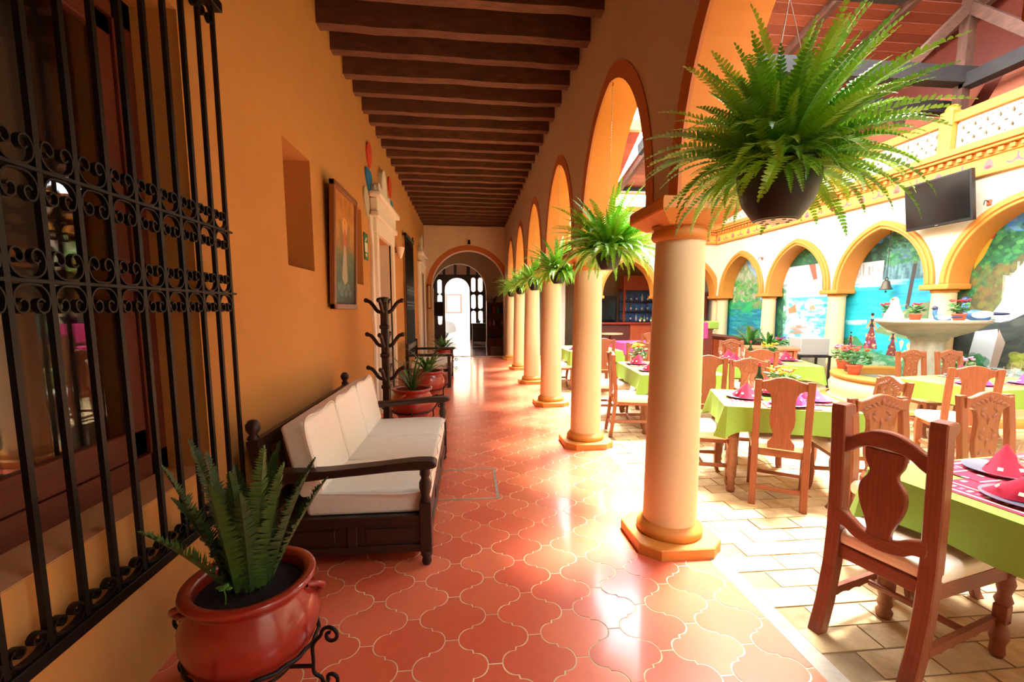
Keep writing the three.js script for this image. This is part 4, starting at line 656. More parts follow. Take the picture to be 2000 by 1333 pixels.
// ================================================================ DINING FURNITURE
// plain chair with solid vase-shaped back, carved on its front; faces +z, origin on the floor under the seat
const CH = {};
{
  const half = (pts) => [...pts, ...pts.slice().reverse().map(([x, y]) => [-x, y])];
  // crest with wavy top and splat in one board
  const top = [[0, 1.0], [0.05, 0.992], [0.1, 0.972], [0.14, 0.962], [0.165, 0.966]], under = [[0.165, 0.9], [0.13, 0.902], [0.1, 0.885], [0.082, 0.85], [0.076, 0.8], [0.08, 0.74], [0.084, 0.69], [0.078, 0.63], [0.06, 0.58], [0.054, 0.55], [0.064, 0.53], [0.088, 0.5], [0.086, 0.455]];
  const shape = (s = 1) => { const R = [...top, ...under], L = R.slice().reverse().map(([x, y]) => [-x, y]); return poly([...R, ...L.slice(0, -1)]); };
  CH.board = muv(extrude(shape(), 0.024, 0.004).translate(0, 0, -0.012), 'y');
  CH.leafs = (() => { const g = [], R = rng(3); const lf = (x, y, a, l, w) => g.push(new THREE.SphereGeometry(1, 7, 5).scale(w * 1.25, l * 1.25, 0.013).translate(0, l * 0.8, 0).rotateZ(a).translate(x, y, 0.012)); for (const s of [-1, 1]) { for (let k = 0; k < 4; k++) lf(s * 0.02 + s * k * 0.026, 0.935 - k * 0.006, -s * (0.9 + 0.25 * k), 0.018, 0.009); lf(s * 0.03, 0.9, -s * 2.2, 0.02, 0.01); lf(s * 0.03, 0.84, -s * 0.8, 0.022, 0.01); lf(s * 0.028, 0.77, -s * 2.3, 0.02, 0.01); lf(s * 0.035, 0.7, -s * 0.6, 0.022, 0.011); lf(s * 0.03, 0.63, -s * 2.5, 0.018, 0.009); } lf(0, 0.94, 0, 0.02, 0.012); lf(0, 0.8, 0, 0.03, 0.012); lf(0, 0.66, 0, 0.026, 0.012); return merge(g); })();
  const post = (s) => { const P = [[-0.275, 0], [-0.245, 0.2], [-0.222, 0.42], [-0.225, 0.6], [-0.245, 0.8], [-0.268, 0.975]], w = 0.019, out = []; const sh = [...P.map(([z, y]) => [z + w, y]), ...P.slice().reverse().map(([z, y]) => [z - w, y])]; return muv(toZY(extrude(poly(sh), 0.04, 0.004)).translate(s * 0.168 + 0.02, 0, 0), 'y'); };
  CH.posts = [post(-1), post(1)];
  CH.frontLeg = (s) => { const P = smooth([[0.19, 0.43], [0.212, 0.36], [0.196, 0.24], [0.186, 0.12], [0.198, 0.03], [0.215, 0.0], [0.185, 0.0], [0.165, 0.04], [0.155, 0.14], [0.16, 0.26], [0.165, 0.36], [0.15, 0.43]], 40); return muv(toZY(extrude(poly(P), 0.042, 0.004)).translate(s * 0.19 + 0.021, 0, 0), 'y'); };
  CH.legs = [CH.frontLeg(-1), CH.frontLeg(1)];
  const sg = new RoundedBoxGeometry(0.45, 0.085, 0.44, 5, 0.035); { const p = sg.attributes.position; for (let i = 0; i < p.count; i++) { const x = p.getX(i), z = p.getZ(i); p.setX(i, x * (0.94 + 0.14 * (z / 0.44 + 0.0))); if (p.getY(i) > 0) p.setY(i, p.getY(i) + 0.018 * (1 - (x / 0.225) ** 2) * (1 - (z / 0.22) ** 2)); } sg.computeVertexNormals(); }
  CH.seat = muv(sg.translate(0, 0.455, -0.005), 'x');
  CH.apron = muv(merge([rspan(-0.2, 0.2, 0.38, 0.43, 0.165, 0.19), rspan(-0.19, -0.165, 0.38, 0.43, -0.2, 0.18), rspan(0.165, 0.19, 0.38, 0.43, -0.2, 0.18), rspan(-0.165, 0.165, 0.38, 0.44, -0.225, -0.2)]), 'x');
  CH.side = [muv(rspan(-0.19, -0.168, 0.17, 0.205, -0.235, 0.175), 'z'), muv(rspan(0.168, 0.19, 0.17, 0.205, -0.235, 0.175), 'z')];
  CH.rear = muv(rspan(-0.16, 0.16, 0.12, 0.155, -0.262, -0.24), 'x'); CH.mid = muv(rspan(-0.18, 0.18, 0.175, 0.2, -0.03, -0.005), 'x');
}
let chairProto = null;
function chair(label, x, z, face, group = 'carved dining chairs') {            // face: angle of the seat's front, 0 = towards the camera, PI = away
  if (!chairProto) {
    const o = thing('dining_chair', label, 'chair', [x, 0, z], face, group);
    const b = part('backrest', CH.board, M.chairWood, o); b.position.set(0, 0, -0.247); b.rotation.x = 0; part('carving', CH.leafs, M.chairWood, b);
    CH.posts.forEach((g) => part('back_post', g, M.chairWood, o)); CH.legs.forEach((g) => part('front_leg', g, M.chairWood, o));
    part('seat', CH.seat, M.seat, o); part('apron', CH.apron, M.chairWood, o); CH.side.forEach((g) => part('side_stretcher', g, M.chairWood, o)); part('rear_stretcher', CH.rear, M.chairWood, o); part('middle_stretcher', CH.mid, M.chairWood, o);
    return chairProto = o;
  }
  return copy(chairProto, label, [x, 0, z], face, group);
}
// the darker armless chair in the right foreground: scrolled ears, separate splat and rails
{
  const o = thing('dining_chair', 'dark reddish wooden chair with vase splat in the right foreground', 'chair', [1.955, 0, -1.7], 1.85), w = M.chairDark;
  for (const s of [-1, 1]) {
    const P = [[-0.3, 0], [-0.262, 0.14], [-0.232, 0.32], [-0.222, 0.5], [-0.228, 0.72], [-0.24, 0.92], [-0.25, 1.02]], h = 0.028;
    const pts = [...P.map(([z, y]) => [z + h, y]), [-0.208, 1.028], [-0.196, 1.044], [-0.194, 1.062], [-0.204, 1.078], [-0.224, 1.084], [-0.25, 1.08], [-0.276, 1.078], [-0.279, 1.05], ...P.slice(0, -1).reverse().map(([z, y]) => [z - h, y])];
    const g = muv(toZY(extrude(poly(pts), 0.05, 0.005)).translate(s * 0.178 + 0.025, 0, 0), 'y'); part('back_post', g, w, o);
    part('front_leg', [lathe([[0.001, 0], [0.02, 0], [0.028, 0.02], [0.024, 0.06], [0.034, 0.09], [0.03, 0.13], [0.02, 0.15], [0.03, 0.17]], 14).translate(s * 0.215, 0, 0.27), muv(rspan(s * 0.215 - 0.024, s * 0.215 + 0.024, 0.16, 0.24, 0.246, 0.294, 0.004), 'y'), lathe([[0.024, 0.24], [0.032, 0.26], [0.022, 0.29], [0.034, 0.34], [0.026, 0.37], [0.032, 0.39]], 14).translate(s * 0.215, 0, 0.27), muv(rspan(s * 0.215 - 0.024, s * 0.215 + 0.024, 0.385, 0.44, 0.246, 0.294, 0.004), 'y')], w, o);
    part('side_rail', muv(bar([s * 0.182, 0.398, -0.22], [s * 0.214, 0.398, 0.27], 0.028, 0.065), 'z'), w, o);
    const sc = []; for (let k = 0; k <= 24; k++) sc.push([-0.24 + 0.5 * k / 24, 0.135 + 0.008 * Math.abs(sin(k * PI / 4))]); part('side_stretcher', muv(toZY(extrude(poly([[-0.24, 0.18], ...sc, [0.26, 0.18]]), 0.022)).translate(s * 0.198 + 0.011, 0, 0), 'z'), w, o);
  }
  const crest = [[-0.17, 0.93], [-0.13, 0.945], [-0.1, 0.965], [-0.05, 0.99], [0, 0.998], [0.05, 0.99], [0.1, 0.965], [0.13, 0.945], [0.17, 0.93], [0.17, 0.86], [0.13, 0.875], [0.09, 0.905], [0.04, 0.92], [-0.04, 0.92], [-0.09, 0.905], [-0.13, 0.875], [-0.17, 0.86]];
  part('crest_rail', muv(extrude(poly(smooth(crest, 70)), 0.026, 0.005).translate(0, 0, -0.252), 'x'), w, o);
  const sp = [[0.075, 0.915], [0.07, 0.86], [0.052, 0.82], [0.056, 0.8], [0.082, 0.76], [0.088, 0.71], [0.078, 0.66], [0.055, 0.6], [0.045, 0.56], [0.05, 0.535]], R2 = smooth(sp, 40, false);
  part('splat', muv(extrude(poly([...R2, ...R2.slice().reverse().map(([x, y]) => [-x, y])]), 0.018, 0.004).translate(0, 0, -0.246), 'y'), w, o);
  const low = [[-0.17, 0.6], [-0.13, 0.59], [-0.1, 0.575], [-0.06, 0.55], [0, 0.54], [0.06, 0.55], [0.1, 0.575], [0.13, 0.59], [0.17, 0.6], [0.17, 0.535], [0.13, 0.525], [0.1, 0.505], [0.05, 0.49], [0, 0.485], [-0.05, 0.49], [-0.1, 0.505], [-0.13, 0.525], [-0.17, 0.535]];
  part('lower_rail', muv(extrude(poly(smooth(low, 70)), 0.026, 0.005).translate(0, 0, -0.25), 'x'), w, o);
  const seat = new RoundedBoxGeometry(0.47, 0.075, 0.57, 5, 0.03); { const p = seat.attributes.position; for (let i = 0; i < p.count; i++) { const x = p.getX(i), z = p.getZ(i); p.setX(i, x * (0.94 + 0.2 * z)); if (p.getY(i) > 0) p.setY(i, p.getY(i) + 0.02 * (1 - (x / 0.235) ** 2) * (1 - (z / 0.285) ** 2)); else p.setY(i, p.getY(i) + 0.004 * noise.noise(x * 30, z * 30, 2)); } seat.computeVertexNormals(); }
  part('seat', muv(seat.translate(0, 0.462, 0.05), 'x'), M.seat, o); part('front_rail', muv(rspan(-0.195, 0.195, 0.365, 0.43, 0.256, 0.284), 'x'), w, o); part('rear_rail', muv(rspan(-0.16, 0.16, 0.365, 0.43, -0.235, -0.208), 'x'), w, o); part('cross_stretcher', muv(rspan(-0.18, 0.18, 0.14, 0.17, 0.05, 0.072), 'x'), w, o);
}
// ---- tables with cloths
const matTex = print(256, 128, (g, w, h) => { g.fillStyle = '#b01c3c'; g.fillRect(0, 0, w, h); const R = rng(8); for (const [y, t] of [[10, 5], [40, 3], [84, 3], [114, 5]]) { g.fillStyle = '#f0dcc0'; g.fillRect(0, y, w, t); } for (let k = 0; k < 16; k++) { g.fillStyle = k % 2 ? '#e8c9a8' : '#e06a88'; g.fillRect(8 + k * 16, 22, 8, 10); g.fillRect(8 + k * 16, 96, 8, 10); g.fillStyle = '#f3e4cc'; if (k % 3 === 0) g.fillRect(8 + k * 16, 58, 9, 9); } for (let k = 0; k < 600; k++) { g.globalAlpha = 0.12; g.fillStyle = R() < 0.5 ? '#7a0c24' : '#e0506c'; g.fillRect(R() * w, R() * h, 3, 1); } });
M.mat = std(0xffffff, 0.9, { map: matTex });
const glassG = lathe([[0.032, 0], [0.034, 0.003], [0.006, 0.008], [0.004, 0.02], [0.004, 0.085], [0.012, 0.095], [0.036, 0.12], [0.042, 0.155], [0.036, 0.2], [0.0345, 0.2], [0.0405, 0.155], [0.034, 0.122], [0.001, 0.1]], 20);
const plateG = lathe([[0.001, 0], [0.09, 0], [0.1, 0.004], [0.145, 0.014], [0.147, 0.017], [0.1, 0.009], [0.085, 0.006], [0.001, 0.005]], 36);
const napkinG = (() => { const g = new THREE.ConeGeometry(0.075, 0.13, 28, 6, true); const p = g.attributes.position; for (let i = 0; i < p.count; i++) { const x = p.getX(i), y = p.getY(i) + 0.065, z = p.getZ(i), a = Math.atan2(z, x), k = 1 - y / 0.13, f = 1 + 0.32 * k * cos(2 * a) + 0.07 * k * sin(7 * a); p.setXYZ(i, x * f + 0.02 * (1 - k), y + 0.001, z * f * 0.9); } g.computeVertexNormals(); return g; })();
const napDot = (() => { const l = []; for (let k = 0; k < 7; k++) { const a = k * 0.9, y = 0.03 + 0.008 * (k % 2), r = 0.078 * (1 - y / 0.13) * (1 + 0.32 * (1 - y / 0.13) * cos(2 * a)); l.push(new THREE.PlaneGeometry(0.014, 0.014).rotateX(-0.5).rotateY(PI / 2 - a).translate(cos(a) * (r + 0.005), y, sin(a) * (r * 0.92 + 0.005))); } return merge(l); })();
M.napDot = std(rgb(246, 224, 190), 0.9, { side: THREE.DoubleSide });
const tableList = [];
function turnedLeg(h) { return lathe([[0.001, 0], [0.03, 0], [0.036, 0.03], [0.024, 0.05], [0.034, 0.07], [0.026, 0.1], [0.036, 0.14], [0.04, h * 0.5], [0.03, h * 0.62], [0.042, h * 0.66], [0.042, h * 0.7], [0.028, h * 0.74], [0.038, h * 0.78], [0.044, h * 0.8]], 16); }
function table(tag, short, x, z, turn, W, D, cloth = M.lime, top = 0.73, drop = 0.19) {
  const o = thing('dining_table', `wooden dining table with turned legs ${tag}`, 'table', [x, 0, z], turn, 'patio dining tables'), y = top - 0.006;
  part('tabletop', muv(rspan(-W / 2, W / 2, y - 0.035, y, -D / 2, D / 2, 0.008), 'x'), M.tableWood, o); part('apron', muv(merge([rspan(-W / 2 + 0.08, W / 2 - 0.08, y - 0.13, y - 0.035, D / 2 - 0.1, D / 2 - 0.075), rspan(-W / 2 + 0.08, W / 2 - 0.08, y - 0.13, y - 0.035, -D / 2 + 0.075, -D / 2 + 0.1), rspan(-W / 2 + 0.075, -W / 2 + 0.1, y - 0.13, y - 0.035, -D / 2 + 0.08, D / 2 - 0.08), rspan(W / 2 - 0.1, W / 2 - 0.075, y - 0.13, y - 0.035, -D / 2 + 0.08, D / 2 - 0.08)]), 'x'), M.tableWood, o);
  const lg = merge([turnedLeg(y - 0.035), muv(rspan(-0.042, 0.042, (y - 0.035) * 0.8, y - 0.035, -0.042, 0.042, 0.004), 'y')]); for (const sx of [-1, 1]) for (const sz of [-1, 1]) part('leg', lg, M.tableWood, o).position.set(sx * (W / 2 - 0.085), 0, sz * (D / 2 - 0.085));
  // draped cloth: flat top, soft folds in the hanging sides, corner tails
  const N = 96, pos = [], idx = [], seed = x * 3 + z, a = W / 2 + 0.006, b = D / 2 + 0.006;
  const per = []; const per0 = (t) => { const P = 2 * (2 * a + 2 * b); let s = t * P; const q = [[2 * a, -a, -b, 1, 0, 0, -1], [2 * b, a, -b, 0, 1, 1, 0], [2 * a, a, b, -1, 0, 0, 1], [2 * b, -a, b, 0, -1, -1, 0]]; s = t * (4 * a + 4 * b); for (const [l, sx, sz, dx, dz, nx, nz] of q) { if (s <= l) return [sx + dx * s, sz + dz * s, nx, nz, Math.min(s, l - s)]; s -= l; } return [-a, -b, -1, 0, 0]; };
  for (let i = 0; i < N; i++) per.push(per0((i + 0.5) / N));
  const rows = 6; pos.push(0, top, 0); per.forEach(([px, pz]) => pos.push(px, top, pz));
  for (let r = 1; r <= rows; r++) per.forEach(([px, pz, nx, nz, ed], i) => { const t = r / rows, corner = Math.exp(-ed / 0.06), f = 0.010 * t * sin(i * 0.9 + seed) + 0.008 * t * noise.noise(px * 7 + seed, pz * 7, 1), out = 0.012 * t + f + corner * t * 0.045, dr = drop * t * (1 + 0.42 * corner); const dgl = Math.hypot(px, pz); pos.push(px + nx * out + corner * t * 0.03 * px / dgl, top - dr, pz + nz * out + corner * t * 0.03 * pz / dgl); });
  for (let i = 0; i < N; i++) { const j = (i + 1) % N; idx.push(0, 1 + j, 1 + i); for (let r = 0; r < rows; r++) { const A = 1 + r * N + i, B = 1 + r * N + j, C = A + N, E = B + N; idx.push(A, B, E, A, E, C); } }
  const g = new THREE.BufferGeometry(); g.setAttribute('position', new THREE.BufferAttribute(new Float32Array(pos), 3)); g.setIndex(idx); g.computeVertexNormals();
  solo('tablecloth', toCreasedNormals(muv(g, 'x'), 0.7), cloth, `${cloth === M.lime ? 'lime green' : 'bright pink'} cloth draped over the table ${tag}`, 'tablecloth', [x, 0, z], turn, 'patio tablecloths');
  const loc = (u, v) => { const c = cos(turn), s = sin(turn); return [x + u * c + v * s, top, z - u * s + v * c]; };
  return { loc, top, turn, W, D, tag: short };
}
function setting(t, u, v, face, which, bright = false, glass = true, big = t.W > 1.4) {          // place mat, plate, folded napkin, glass
  const [px, py, pz] = t.loc(u, v), r = t.turn + face, off = (du, dv) => { const c = cos(r), s = sin(r); return [px + du * c + dv * s, pz - du * s + dv * c]; };
  const w = `at the ${which} of ${t.tag}`, lift = 0.0032 * (t.laid = (t.laid ?? -1) + 1);
  solo('place_mat', big ? muv0(0.5, 0.36) : muv0(0.38, 0.26), M.mat, `crimson striped place mat ${w}`, 'place mat', [px, py + 0.002 + lift, pz], r, 'striped place mats');
  solo('dinner_plate', plateG, M.pewter, `grey plate ${w}`, 'plate', [px, py + 0.005 + lift, pz], r, 'grey plates');
  const n = thing('folded_napkin', `${bright ? 'pink' : 'crimson'} cone-folded napkin ${w}`, 'napkin', [px, py + 0.013 + lift, pz], r + 0.4, 'cone-folded napkins'); part('cloth', napkinG, bright ? M.pink : M.crimson, n); part('woven_square', napDot, M.napDot, n); n.scale.set(1.45, 1.05, 1.3);
  if (glass) { const [gx, gz] = off(0.16, -0.17); solo('wine_glass', glassG, M.goblet, `stemmed wine glass ${w}`, 'glass', [gx, py + 0.001, gz], 0, 'stemmed glasses'); }
}
function muv0(w, d) { return new RoundedBoxGeometry(w, 0.003, d, 1, 0.001); }
function centre(t, u, v, petal, seed, label, pot = M.terracotta, h = 0.16) {   // flower pot as a table centrepiece
  const [x, y, z] = t.loc(u, v); flowerPot(label, [x, y + 0.001, z], petal, seed, pot, h, 0.055, 1.0);
}
function flowerPot(label, pos, petal, seed, pot = M.terracotta, h = 0.16, r = 0.07, spread = 1, blooms = 9, leaves = 46) {
  const o = thing('flower_pot', label, 'flower pot', pos), R = rng(seed), ph = r * 1.55;
  part('pot_body', lathe([[0.001, 0], [r * 0.72, 0], [r * 0.95, ph * 0.8], [r * 1.06, ph * 0.8], [r * 1.06, ph], [r * 0.92, ph], [r * 0.85, ph * 0.8]], 20), pot, o); part('soil', lathe([[0.001, ph * 0.86], [r * 0.88, ph * 0.84]], 14), M.soil, o);
  const lv = [[], [], []];
  for (let k = 0; k < leaves; k++) { const a = R() * 2 * PI, rr = spread * h * 0.75 * Math.sqrt(R()), y = ph + h * (0.1 + 0.75 * R()), s = 0.022 + 0.022 * R(); lv[k % 3].push(new THREE.SphereGeometry(s, 6, 4).scale(1, 0.14, 0.75).rotateZ((R() - 0.5) * 1.2).rotateX((R() - 0.5) * 1.2).translate(rr * cos(a), y, rr * sin(a))); }
  lv.forEach((l, k) => { const m = part('foliage', l, M.leaf[k], o); m.userData.kind = 'stuff'; });
  const stem = []; for (let k = 0; k < 7; k++) { const a = k * 0.9; stem.push(tube([[0, ph * 0.8, 0], [0.3 * h * cos(a) * 0.6, ph + h * 0.4, 0.3 * h * sin(a) * 0.6], [0.5 * h * cos(a), ph + h * 0.85, 0.5 * h * sin(a)]], 0.0025, 6, 4)); } part('stems', stem, M.leaf[0], o);
  for (let k = 0; k < blooms; k++) { const a = k * 2.4 + R(), rr = spread * h * 0.62 * Math.sqrt((k + 0.3) / blooms), y = ph + h * (0.85 + 0.3 * R()), s = 0.02 + 0.012 * R(), fl = []; for (let j = 0; j < 6; j++) fl.push(new THREE.SphereGeometry(s * 0.75, 6, 4).scale(1, 0.4, 0.6).translate(s * 0.7, 0, 0).rotateZ(0.4).rotateY(j * PI / 3)); fl.push(ball(s * 0.5, 0, s * 0.2, 0, 6)); const m = part('bloom', fl, Array.isArray(petal) ? petal[k % petal.length] : petal, o); m.position.set(rr * cos(a), y, rr * sin(a)); m.rotation.set((R() - 0.5) * 1, 0, (R() - 0.5) * 1); }
  return o;
}
function bottle(label, [x, y, z], col = rgb(40, 60, 30), h = 0.29) { const o = thing('bottle', label, 'bottle', [x, y, z]); part('glass_body', lathe([[0.001, 0], [0.035, 0], [0.036, h * 0.58], [0.016, h * 0.72], [0.013, h * 0.95], [0.001, h * 0.95]], 18), phys(col, 0.15, {}), o); part('cap', cyl(0.014, 0.014, h * 0.1, 0, h * 0.94, 0, 12), M.petalRed, o); part('paper_band', cyl(0.0365, 0.0365, h * 0.28, 0, h * 0.2, 0, 18), M.napDot, o); return o; }

// ---- the tables one by one: t1 right foreground, t2 middle, t3 behind it, t4 left of the near column, t5 far right, t6 beyond the third column
const t1 = table('in the right foreground', 'the right foreground table', 2.74, -1.54, 0.1, 1.55, 0.92);
chair('carved chair facing the camera behind the right foreground table, left of two', 2.44, -2.12, 0.03); chair('carved chair facing the camera behind the right foreground table, right of two', 3.18, -2.14, 0.02);
setting(t1, -0.52, 0.0, -PI / 2, 'left end'); setting(t1, -0.22, -0.26, PI, 'far left side'); setting(t1, 0.36, -0.27, PI, 'far right side'); setting(t1, 0.05, 0.26, 0, 'near side');
const t2 = table('in the middle behind the near column', 'the middle table', 2.63, -3.5, -0.38, 0.95, 0.8);
chair('dining chair with its plain back to the camera at the middle table', 2.47, -3.24, PI - 0.49 - 0.12); chair('dining chair at the left side of the middle table by the near column', 2.05, -3.66, PI / 2 - 0.3); chair('dining chair at the right side of the middle table', 2.95, -3.1, -PI / 2 - 0.3); chair('carved chair at the far side of the middle table behind the flowers', 2.82, -4.08, -0.35);
setting(t2, -0.26, 0.0, -PI / 2, 'left side', false); setting(t2, 0.02, 0.25, 0, 'near side', true); setting(t2, 0.26, 0.0, PI / 2, 'right side', true); setting(t2, -0.02, -0.25, PI, 'far side');
centre(t2, 0.02, -0.04, [M.petalYellow, M.petalOrange], 31, 'yellow and orange flowers in a green pot on the middle table', M.leaf[1], 0.17); { const [x, y, z] = t2.loc(-0.13, -0.1); bottle('dark bottle with red cap on the middle table', [x, y + 0.001, z]); }
const t3 = table('behind the middle table near the mural', 'the mural-side table', 4.25, -6.1, -0.35, 1.35, 0.85);
chair('dining chair with its back to the camera at the table near the mural', 3.78, -5.5, PI - 0.35); chair('dining chair at the left end of the table near the mural', 3.42, -5.9, PI / 2 - 0.3); chair('dining chair at the far side of the table near the mural', 4.35, -6.85, -0.3); chair('dining chair at the near end of the table behind the near column', 2.72, -4.86, PI - 0.35);
setting(t3, -0.4, 0.24, 0, 'near left side'); setting(t3, 0.1, 0.24, 0, 'near middle side'); setting(t3, 0.42, -0.2, PI, 'far right side'); setting(t3, -0.35, -0.24, PI, 'far left side'); centre(t3, 0.12, -0.02, M.petalYellow, 32, 'yellow flowers in a pot on the table near the mural'); { const [x, y, z] = t3.loc(-0.1, -0.1); bottle('dark bottle on the table near the mural', [x, y + 0.001, z]); }
const t4 = table('left of the near column', 'the table behind the near column', 2.6, -5.6, -0.12, 1.0, 1.35);
chair('dining chair seen side-on at the left of the table behind the near column', 1.96, -5.12, PI / 2 - 0.15); chair('dining chair at the left side of the table behind the near column, farther one', 2.0, -6.0, PI / 2 - 0.1); chair('dining chair at the far end of the table behind the near column', 2.7, -6.55, 0.05); chair('dining chair beyond the far end of the table behind the near column', 3.15, -6.95, -0.2);
setting(t4, -0.3, 0.35, -PI / 2, 'near left side'); setting(t4, 0.12, 0.48, 0, 'near end'); setting(t4, -0.3, -0.3, -PI / 2, 'far left side'); centre(t4, 0.2, 0.1, M.leaf[1], 33, 'leafy green plant in a clay pot on the table behind the near column', M.terracotta, 0.2); centre(t4, -0.25, -0.5, [M.petalYellow, M.petalOrange], 34, 'orange flowers in a pot at the far end of the table behind the near column'); { const [x, y, z] = t4.loc(0.02, 0.2); bottle('green bottle beside the leafy plant behind the near column', [x, y + 0.001, z], rgb(50, 90, 50)); }
const t5 = table('at the far right edge by the fountain', 'the far right table', 5.5, -4.2, 0.15, 1.3, 0.9);
chair('dining chair with its plain back to the camera at the far right table', 4.6, -3.72, PI / 2 + 1.1); chair('carved chair behind the far right table, left of two', 5.5, -4.76, -0.05); chair('carved chair behind the far right table, right of two', 5.98, -4.7, 0.05);
setting(t5, -0.4, 0.15, -PI / 2, 'left end', true); setting(t5, 0.15, 0.26, 0, 'near side', true); setting(t5, 0.1, -0.26, PI, 'far side');
const t6 = table('beyond the third column', 'the table past the third column', 2.35, -8.6, 0, 1.0, 1.3); chair('dining chair seen between the second and third columns', 1.72, -8.2, PI / 2); chair('dining chair at the near end of the table beyond the third column', 2.35, -7.75, PI); setting(t6, -0.3, 0.3, -PI / 2, 'left side'); setting(t6, 0.1, 0.4, 0, 'near end'); centre(t6, -0.1, -0.1, [M.petalYellow, M.petalRed], 35, 'bright flowers on the table beyond the third column');
const t7 = table('with a pink cloth before the bar', 'the pink table', 4.25, -10.2, 0.05, 1.5, 0.9, M.pink); chair('dining chair at the pink table before the bar, left one', 3.9, -9.5, PI); chair('dining chair at the pink table before the bar, right one', 4.6, -9.5, PI - 0.1); setting(t7, 0.2, 0.2, 0, 'near side');

// ================================================================ MURAL, FOUNTAIN, BAR
const muralTex = print(2048, 728, (g, W, H) => {
  const kx = W / 9, ky = H / 3.2, X = (z) => (z + 13.3) * kx, Y = (y) => (3.4 - y) * ky, R = rng(17);
  const rect = (c, z0, z1, y0, y1) => { g.fillStyle = c; g.fillRect(X(z0), Y(y1), (z1 - z0) * kx, (y1 - y0) * ky); };
  const shape = (c, pts, a = 1) => { g.globalAlpha = a; g.fillStyle = c; g.beginPath(); pts.forEach(([z, y], i) => (i ? g.lineTo(X(z), Y(y)) : g.moveTo(X(z), Y(y)))); g.closePath(); g.fill(); g.globalAlpha = 1; };
  const dabs = (cols, n, z0, z1, y0, y1, s0, s1, al = 0.6, flat = 0.5) => { for (let k = 0; k < n; k++) { const s = s0 + R() * (s1 - s0); g.globalAlpha = al * (0.5 + R() * 0.5); g.fillStyle = cols[(R() * cols.length) | 0]; g.beginPath(); g.ellipse(X(z0 + R() * (z1 - z0)), Y(y0 + R() * (y1 - y0)), s * kx, s * kx * flat, (R() - 0.5) * 1.2, 0, 7); g.fill(); } g.globalAlpha = 1; };
  const strokes = (cols, n, z0, z1, y0, y1, l, w, al = 0.5, vert = false) => { for (let k = 0; k < n; k++) { g.globalAlpha = al * (0.4 + R() * 0.6); g.strokeStyle = cols[(R() * cols.length) | 0]; g.lineWidth = w * (0.5 + R()); const x = X(z0 + R() * (z1 - z0)), y = Y(y0 + R() * (y1 - y0)), d = l * kx * (0.4 + R()); g.beginPath(); g.moveTo(x, y); g.quadraticCurveTo(x + (vert ? 4 : d / 2), y + (vert ? d / 2 : (R() - 0.5) * 8), x + (vert ? (R() - 0.5) * 6 : d), y + (vert ? d : (R() - 0.5) * 6)); g.stroke(); } g.globalAlpha = 1; };
  // sky
  rect('#4f93dd', -13.3, -4.3, 1.2, 3.4); rect('#86c3f2', -13.3, -11.0, 1.6, 3.1); strokes(['#dff0fb', '#a9d4f4', '#5a8fd8', '#3c74c4'], 160, -13.3, -4.3, 2.3, 3.3, 0.5, 12, 0.4);
  // first arch: cliff, river, palms
  shape('#8aa26a', [[-13.3, 1.5], [-13.3, 3.0], [-12.5, 2.95], [-12.1, 2.5], [-11.75, 2.3], [-11.65, 1.7], [-11.3, 1.9], [-10.9, 1.95], [-10.9, 1.4]]); dabs(['#c9c3ad', '#a8a48c', '#7d9a58', '#d8d0ba'], 130, -13.1, -11.7, 1.7, 2.9, 0.03, 0.09, 0.6, 1.6); dabs(['#4fae46', '#5fc04a', '#3f9a48', '#2f7f4a'], 150, -13.2, -11.5, 1.45, 2.3, 0.04, 0.1, 0.7); rect('#1d8f9a', -13.3, -10.8, 0.2, 1.5); dabs(['#2ec06a', '#38b45c', '#1f9a70'], 90, -13.3, -11.9, 1.3, 1.7, 0.05, 0.14, 0.7); strokes(['#2f9fc4', '#1c6f96', '#37b89a', '#1f8a7a', '#56c4d0'], 220, -13.2, -11, 0.3, 1.45, 0.35, 10, 0.6); shape('#4a5a78', [[-11.25, 1.5], [-11.3, 2.1], [-10.9, 2.4], [-10.85, 1.4]]); strokes(['#8a7a48', '#b08a5a'], 40, -12.7, -12.0, 0.4, 1.0, 0.25, 9, 0.7); dabs(['#3d8f4c', '#2a7844', '#6aa860'], 120, -13.2, -10.9, 0.25, 0.65, 0.03, 0.08, 0.7, 1.4);
  // second arch: white falls
  shape('#2f6440', [[-10.9, 2.5], [-10.9, 2.9], [-10.2, 3.2], [-9.6, 3.15], [-8.7, 2.9], [-8.7, 2.5]]); dabs(['#3f7d4c', '#28563a', '#5b9450'], 160, -10.8, -8.8, 2.5, 3.05, 0.03, 0.09, 0.6); rect('#e9edf0', -10.8, -8.7, 1.75, 2.53); strokes(['#ffffff', '#d7e2ea', '#f6fafc', '#c5d2dc'], 260, -10.8, -8.7, 1.8, 2.5, 0.3, 8, 0.7, true); shape('#a8674c', [[-9.95, 2.53], [-9.75, 2.53], [-9.65, 2.15], [-9.7, 2.0]]); shape('#8f5a44', [[-9.55, 2.53], [-9.42, 2.53], [-9.4, 1.9], [-9.5, 1.95]]); shape('#b3806a', [[-9.12, 2.5], [-9.06, 2.5], [-9.05, 1.8], [-9.12, 1.8]]); dabs(['#fbfdfd', '#f3f7f7'], 90, -10.8, -9.6, 1.4, 2.1, 0.06, 0.2, 0.8, 0.6);
